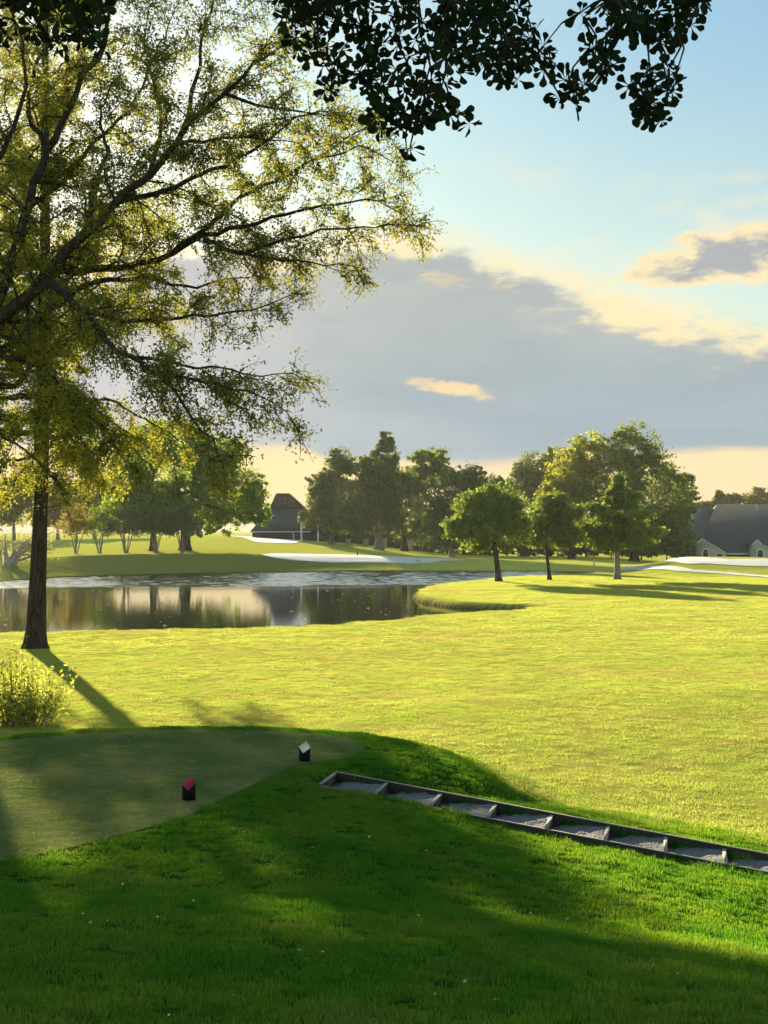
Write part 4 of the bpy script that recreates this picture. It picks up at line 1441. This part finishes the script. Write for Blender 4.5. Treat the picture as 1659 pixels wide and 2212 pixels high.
# white lantern posts beside the house
for k, (px, lab) in enumerate(((651, 'white lantern post nearer the house gutter'), (687, 'white lantern post right of its twin, under the grey green tree'))):
    d = 276.0
    x, y = xy(px, d); z = H(x, y)
    zt = pix(px, 1130, d).z
    root = empty('lamp_post', (x, y, z)); tag(root, lab, 'lamp post', 'white lantern posts')
    g = Geo(); g.tube([(x, y, z - .1), (x, y, z + .3), (x, y, zt)], [.22, .17, .16], 8); g.build('post', mwhite, root)
    g = Geo(); g.tube([(x, y, zt), (x, y, zt + .12), (x, y, zt + .55), (x, y, zt + .7), (x, y, zt + .95)], [.12, .30, .42, .46, .05], 10); g.build('lantern', mwhite, root)
# stone pillars
for k, (px, ya, yb, lab) in enumerate(((752, 1166, 1178, 'stone pillar leftmost of the row under the centre trees'), (790, 1166, 1181, 'stone pillar just left of the forked trunk'),
                                      (831, 1165, 1182, 'stone pillar just right of the forked trunk'), (887, 1157, 1182, 'tallest stone pillar beside the dark trunk'))):
    d = 268.0
    x, y = xy(px, d); z = H(x, y); zt = pix(px, ya, d).z
    root = empty('stone_pillar', (x, y, z)); tag(root, lab, 'pillar', 'stone pillars under the centre trees')
    w_ = .95 if k < 3 else 1.0
    g = Geo(); g.box((x, y, (z - .2 + zt) / 2), (w_, w_, zt - z + .2)); g.build('shaft', mstone, root)
    g = Geo(); g.box((x, y, zt + .07), (w_ + .2, w_ + .2, .14)); g.build('cap', mstone, root)
# small posts on the far greens
for px, d, hpx, lab, m_ in ((772, 223, 11, 'short dark wooden post on the far sunlit green', mdarkwall), (1283, 214, 15, 'slim pale post left of the cedar trunk', mstone)):
    x, y = xy(px, d); z = H(x, y); hh_ = hpx * d / FPX
    g = Geo(); g.tube([(x, y, z - .1), (x, y, z + hh_ * .92), (x, y, z + hh_)], [.12, .11, .06], 8)
    o = g.build('marker_post', m_, loc=(x, y, z)); tag(o, lab, 'post')

# ------------------------------------------------------------------ grass blades (stuff), placed as points, tufts instanced on them
tuft_col = bpy.data.collections.new('tufts')


def grassmat(name, a, b, ta, tb, tf, dryness=.15):
    m, t = material(name)
    oi = t.n('ShaderNodeObjectInfo').outputs['Random']
    ri = t.n('ShaderNodeNewGeometry').outputs['Random Per Island']
    pos = t.n('ShaderNodeNewGeometry').outputs['Position']
    nz = t.noise(pos, 0.5, 4, .6)
    f = t.math('ADD', t.math('MULTIPLY', ri, .5), t.math('MULTIPLY', t.sstep(.35, .65, nz), .5))
    dry = t.math('MULTIPLY', t.sstep(.50, .68, t.noise(pos, 0.9, 5, .65)), dryness)
    dry = t.math('ADD', dry, t.math('MULTIPLY', t.sstep(.52, .66, t.noise(pos, 0.11, 4, .6)), dryness * .6), clamp=True)
    dry = t.math('ADD', dry, t.math('MULTIPLY', t.sstep(.64, .72, t.noise(pos, 0.33, 5, .7)), dryness * 1.1), clamp=True)
    grn = t.math('MULTIPLY', t.sstep(.50, .66, t.noise(pos, 0.21, 5, .6, .4)), dryness * 1.0)
    f = t.math('MULTIPLY', f, t.math('SUBTRACT', 1.0, grn))
    d = t.n('ShaderNodeBsdfDiffuse'); t.put(d.inputs[0], t.mix(dry, t.mix(f, (*a, 1), (*b, 1)), (0.24, 0.165, 0.065, 1)))
    tr = t.n('ShaderNodeBsdfTranslucent'); t.put(tr.inputs[0], t.mix(dry, t.mix(f, (*ta, 1), (*tb, 1)), (0.38, 0.27, 0.09, 1)))
    mx = t.n('ShaderNodeMixShader'); mx.inputs[0].default_value = tf
    t.put(mx.inputs[1], d.outputs[0]); t.put(mx.inputs[2], tr.outputs[0])
    finish(t, mx.outputs[0])
    return m


M['blade_rough'] = grassmat('blade_rough', (0.006, 0.088, 0.010), (0.024, 0.118, 0.013), (0.06, 0.23, 0.012), (0.25, 0.35, 0.022), .45)
M['blade_fair'] = grassmat('blade_fair', (0.125, 0.180, 0.030), (0.245, 0.252, 0.055), (0.29, 0.385, 0.050), (0.46, 0.455, 0.090), .5, .85)


def tuft(name, mat, nb, rad, hmin, hmax, w, seed, segs):
    r = np.random.default_rng(seed)
    V, Fq = [], []
    me = bpy.data.meshes.new(name)
    verts, faces = [], []
    for k in range(nb):
        a = r.uniform(0, 6.283); q = rad * math.sqrt(r.uniform())
        bx_, by_ = math.cos(a) * q, math.sin(a) * q
        h_ = r.uniform(hmin, hmax); ln_ = r.uniform(.1, .8) * h_; b_ = r.uniform(0, 6.283)
        ox, oy = math.cos(b_), math.sin(b_)
        px_, py_ = -oy * w / 2, ox * w / 2
        i0 = len(verts)
        if segs == 2:
            verts += [(bx_ - px_, by_ - py_, -.01), (bx_ + px_, by_ + py_, -.01),
                      (bx_ + ox * ln_ * .35 + px_ * .8, by_ + oy * ln_ * .35 + py_ * .8, h_ * .6), (bx_ + ox * ln_ * .35 - px_ * .8, by_ + oy * ln_ * .35 - py_ * .8, h_ * .6),
                      (bx_ + ox * ln_, by_ + oy * ln_, h_)]
            faces += [(i0, i0 + 1, i0 + 2, i0 + 3), (i0 + 3, i0 + 2, i0 + 4)]
        else:
            verts += [(bx_ - px_, by_ - py_, -.01), (bx_ + px_, by_ + py_, -.01), (bx_ + ox * ln_, by_ + oy * ln_, h_)]
            faces += [(i0, i0 + 1, i0 + 2)]
    me.from_pydata(verts, [], faces)
    me.materials.append(mat)
    o = bpy.data.objects.new(name, me)
    return o


def scatter(name, P, scale, tufts, label, seed):
    col = bpy.data.collections.new(name + '_tufts')
    for o in tufts:
        col.objects.link(o)
    me = bpy.data.meshes.new(name)
    me.vertices.add(len(P)); me.vertices.foreach_set('co', P.astype(np.float32).ravel())
    a = me.attributes.new('sc', 'FLOAT', 'POINT'); a.data.foreach_set('value', scale.astype(np.float32))
    o = bpy.data.objects.new(name, me); COL.objects.link(o)
    tag(o, label, 'grass', kind='stuff')
    ng = bpy.data.node_groups.new(name, 'GeometryNodeTree')
    ng.interface.new_socket('Geometry', in_out='INPUT', socket_type='NodeSocketGeometry')
    ng.interface.new_socket('Geometry', in_out='OUTPUT', socket_type='NodeSocketGeometry')
    N = ng.nodes; Lk = ng.links
    gi = N.new('NodeGroupInput'); go = N.new('NodeGroupOutput')
    ci = N.new('GeometryNodeCollectionInfo'); ci.inputs['Collection'].default_value = col
    ci.inputs['Separate Children'].default_value = True; ci.inputs['Reset Children'].default_value = True
    ip = N.new('GeometryNodeInstanceOnPoints'); ip.inputs['Pick Instance'].default_value = True
    rv = N.new('FunctionNodeRandomValue'); rv.data_type = 'FLOAT_VECTOR'
    rv.inputs[0].default_value = (-.12, -.12, 0); rv.inputs[1].default_value = (.12, .12, 6.283); rv.inputs['Seed'].default_value = seed
    na = N.new('GeometryNodeInputNamedAttribute'); na.data_type = 'FLOAT'; na.inputs[0].default_value = 'sc'
    Lk.new(gi.outputs[0], ip.inputs['Points']); Lk.new(ci.outputs[0], ip.inputs['Instance'])
    Lk.new(rv.outputs[0], ip.inputs['Rotation']); Lk.new(na.outputs[0], ip.inputs['Scale'])
    Lk.new(ip.outputs[0], go.inputs[0])
    md = o.modifiers.new('scatter', 'NODES'); md.node_group = ng
    return o


def points(y0, y1, dens, umax, r):
    """random points in the wedge the camera sees, even per square metre"""
    area = umax * (y1 ** 2 - y0 ** 2) + 2 * 1.0 * (y1 - y0)
    n = int(area * dens)
    y = np.sqrt(r.uniform(y0 ** 2, y1 ** 2, n))
    x = r.uniform(-1, 1, n) * (umax * y + 1.0)
    return x, y


r = np.random.default_rng(77)
x, y = points(4.2, 30, 170, .30, r)
z, sd, sdt, rough, farm = height(x, y)
s_, w_ = stair_uv(x, y)
instair = (s_ > -1.0) & (s_ < 9) & (w_ > -.02) & (w_ < STWID + .04)
ok = (sdt > .02 + .18 * smooth_noise(x, y, 7, 46) + .10 * r.normal(size=len(x))) & ~instair & (rough > .35 * r.uniform(size=len(x)))
P = np.stack([x, y, z], 1)[ok]
clmp = smooth_noise(P[:, 0], P[:, 1], 3.2, 41) * .5 + smooth_noise(P[:, 0], P[:, 1], 9, 42) * .5
clmp2 = smooth_noise(P[:, 0], P[:, 1], 6, 44) + .7 * smooth_noise(P[:, 0], P[:, 1], 13, 45)
sc = np.clip(1 + .55 * clmp + .75 * clmp2, .35, 2.1) * r.uniform(.7, 1.25, len(P)) * np.where(P[:, 1] > 22, .85, 1)
edge_s = (np.abs(w_[ok] - STWID / 2) < STWID / 2 + .3) & (s_[ok] > -1.2) & (s_[ok] < 9)
sc = np.where(edge_s, sc * 1.25, sc)
scatter('rough_grass', P, sc, [tuft('grass_tuft', M['blade_rough'], 44, .10, .014, .044, .0055, 300 + k, 2) for k in range(5)], 'dark green rough grass on the near mound', 1)
print('rough', len(P))
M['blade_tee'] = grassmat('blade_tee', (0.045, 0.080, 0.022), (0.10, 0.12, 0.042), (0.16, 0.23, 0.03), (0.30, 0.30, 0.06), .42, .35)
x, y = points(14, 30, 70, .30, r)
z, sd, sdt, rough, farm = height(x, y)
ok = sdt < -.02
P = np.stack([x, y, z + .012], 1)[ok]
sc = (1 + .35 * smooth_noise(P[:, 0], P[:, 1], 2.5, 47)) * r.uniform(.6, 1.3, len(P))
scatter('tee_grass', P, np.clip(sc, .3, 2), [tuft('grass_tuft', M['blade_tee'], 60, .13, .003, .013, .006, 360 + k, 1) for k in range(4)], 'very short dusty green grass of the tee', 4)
x, y = points(15, 80, 26, .30, r)
z, sd, sdt, rough, farm = height(x, y)
ok = (sd > .5) & (sdt > 1.2) & (rough < .6) & (farm < .5) & (r.uniform(size=len(x)) > ss(40, 80, y))
P = np.stack([x, y, z], 1)[ok]
clmp = smooth_noise(P[:, 0], P[:, 1], 1.4, 51) * .6 + smooth_noise(P[:, 0], P[:, 1], 5, 52) * .6
sc = (1 + .5 * clmp) * r.uniform(.6, 1.3, len(P))
scatter('fairway_grass', P, np.clip(sc, .3, 2), [tuft('grass_tuft', M['blade_fair'], 80, .24, .008, .028, .009, 320 + k, 1) for k in range(5)], 'sunlit yellow green fairway grass before the pond', 2)
print('fair', len(P))

x, y = points(62, 172, 7.0, .30, r)
z, sd, sdt, rough, farm = height(x, y)
ok = (sd > .8) & (farm < .5) & (r.uniform(size=len(x)) < ss(55, 85, y))
P = np.stack([x, y, z], 1)[ok]
sc = (1 + .5 * smooth_noise(P[:, 0], P[:, 1], .8, 53)) * r.uniform(.6, 1.3, len(P))
scatter('peninsula_grass', P, np.clip(sc, .3, 2), [tuft('grass_tuft', M['blade_fair'], 80, .45, .010, .036, .024, 340 + k, 1) for k in range(4)], 'sunlit mown grass of the peninsula and right fairway', 3)
print('pen', len(P))

mlit = leafmat('fallen_leaf', (0.30, 0.25, 0.13), (0.50, 0.46, 0.34), (0.2, 0.15, 0.05), (0.3, 0.25, 0.1), .2)
x, y = points(6, 29, .55, .28, r)
z, sd, sdt, rough, farm = height(x, y)
s_, w_ = stair_uv(x, y)
ok = ~((s_ > -1.1) & (s_ < 9) & (w_ > -.1) & (w_ < STWID + .1))
P = np.stack([x, y, z + np.where(sdt < 0, .045, .06)], 1)[ok]
g = Geo(); quads(g, P, r.normal(size=P.shape) * .35 + np.array([0, -.3, 1]), .036, .6, r)
tag(g.build('leaf_litter', mlit), 'scattered pale fallen leaves on the tee and near slope', 'leaves', kind='stuff')
x = r.uniform(-32, 12, 260); y = r.uniform(62, 142, 260)
sd = height(x, y)[1]
ok = sd < -2
P = np.stack([x, y, np.full(len(x), .012)], 1)[ok]
g = Geo(); quads(g, P, np.tile([0, 0, 1.0], (len(P), 1)) + r.normal(size=P.shape) * .12, .30, .7, r)
tag(g.build('floating_leaves', mlit), 'pale leaves and froth flecks floating on the pond', 'leaves', kind='stuff')

# ------------------------------------------------------------------ the air
mh = bpy.data.materials.new('haze_air'); mh.use_nodes = True
t = NT(mh.node_tree)
pv = t.n('ShaderNodeVolumePrincipled')
pv.inputs['Color'].default_value = (0.95, 0.95, 0.93, 1)
pv.inputs['Density'].default_value = 0.00005
pv.inputs['Anisotropy'].default_value = 0.35
ov = t.n('ShaderNodeOutputMaterial'); t.put(ov.inputs['Volume'], pv.outputs[0])
g = Geo(); g.box((0, 350, 22), (900, 900, 50))
tag(g.build('haze', mh), 'thin evening haze over the course', 'haze', kind='stuff')
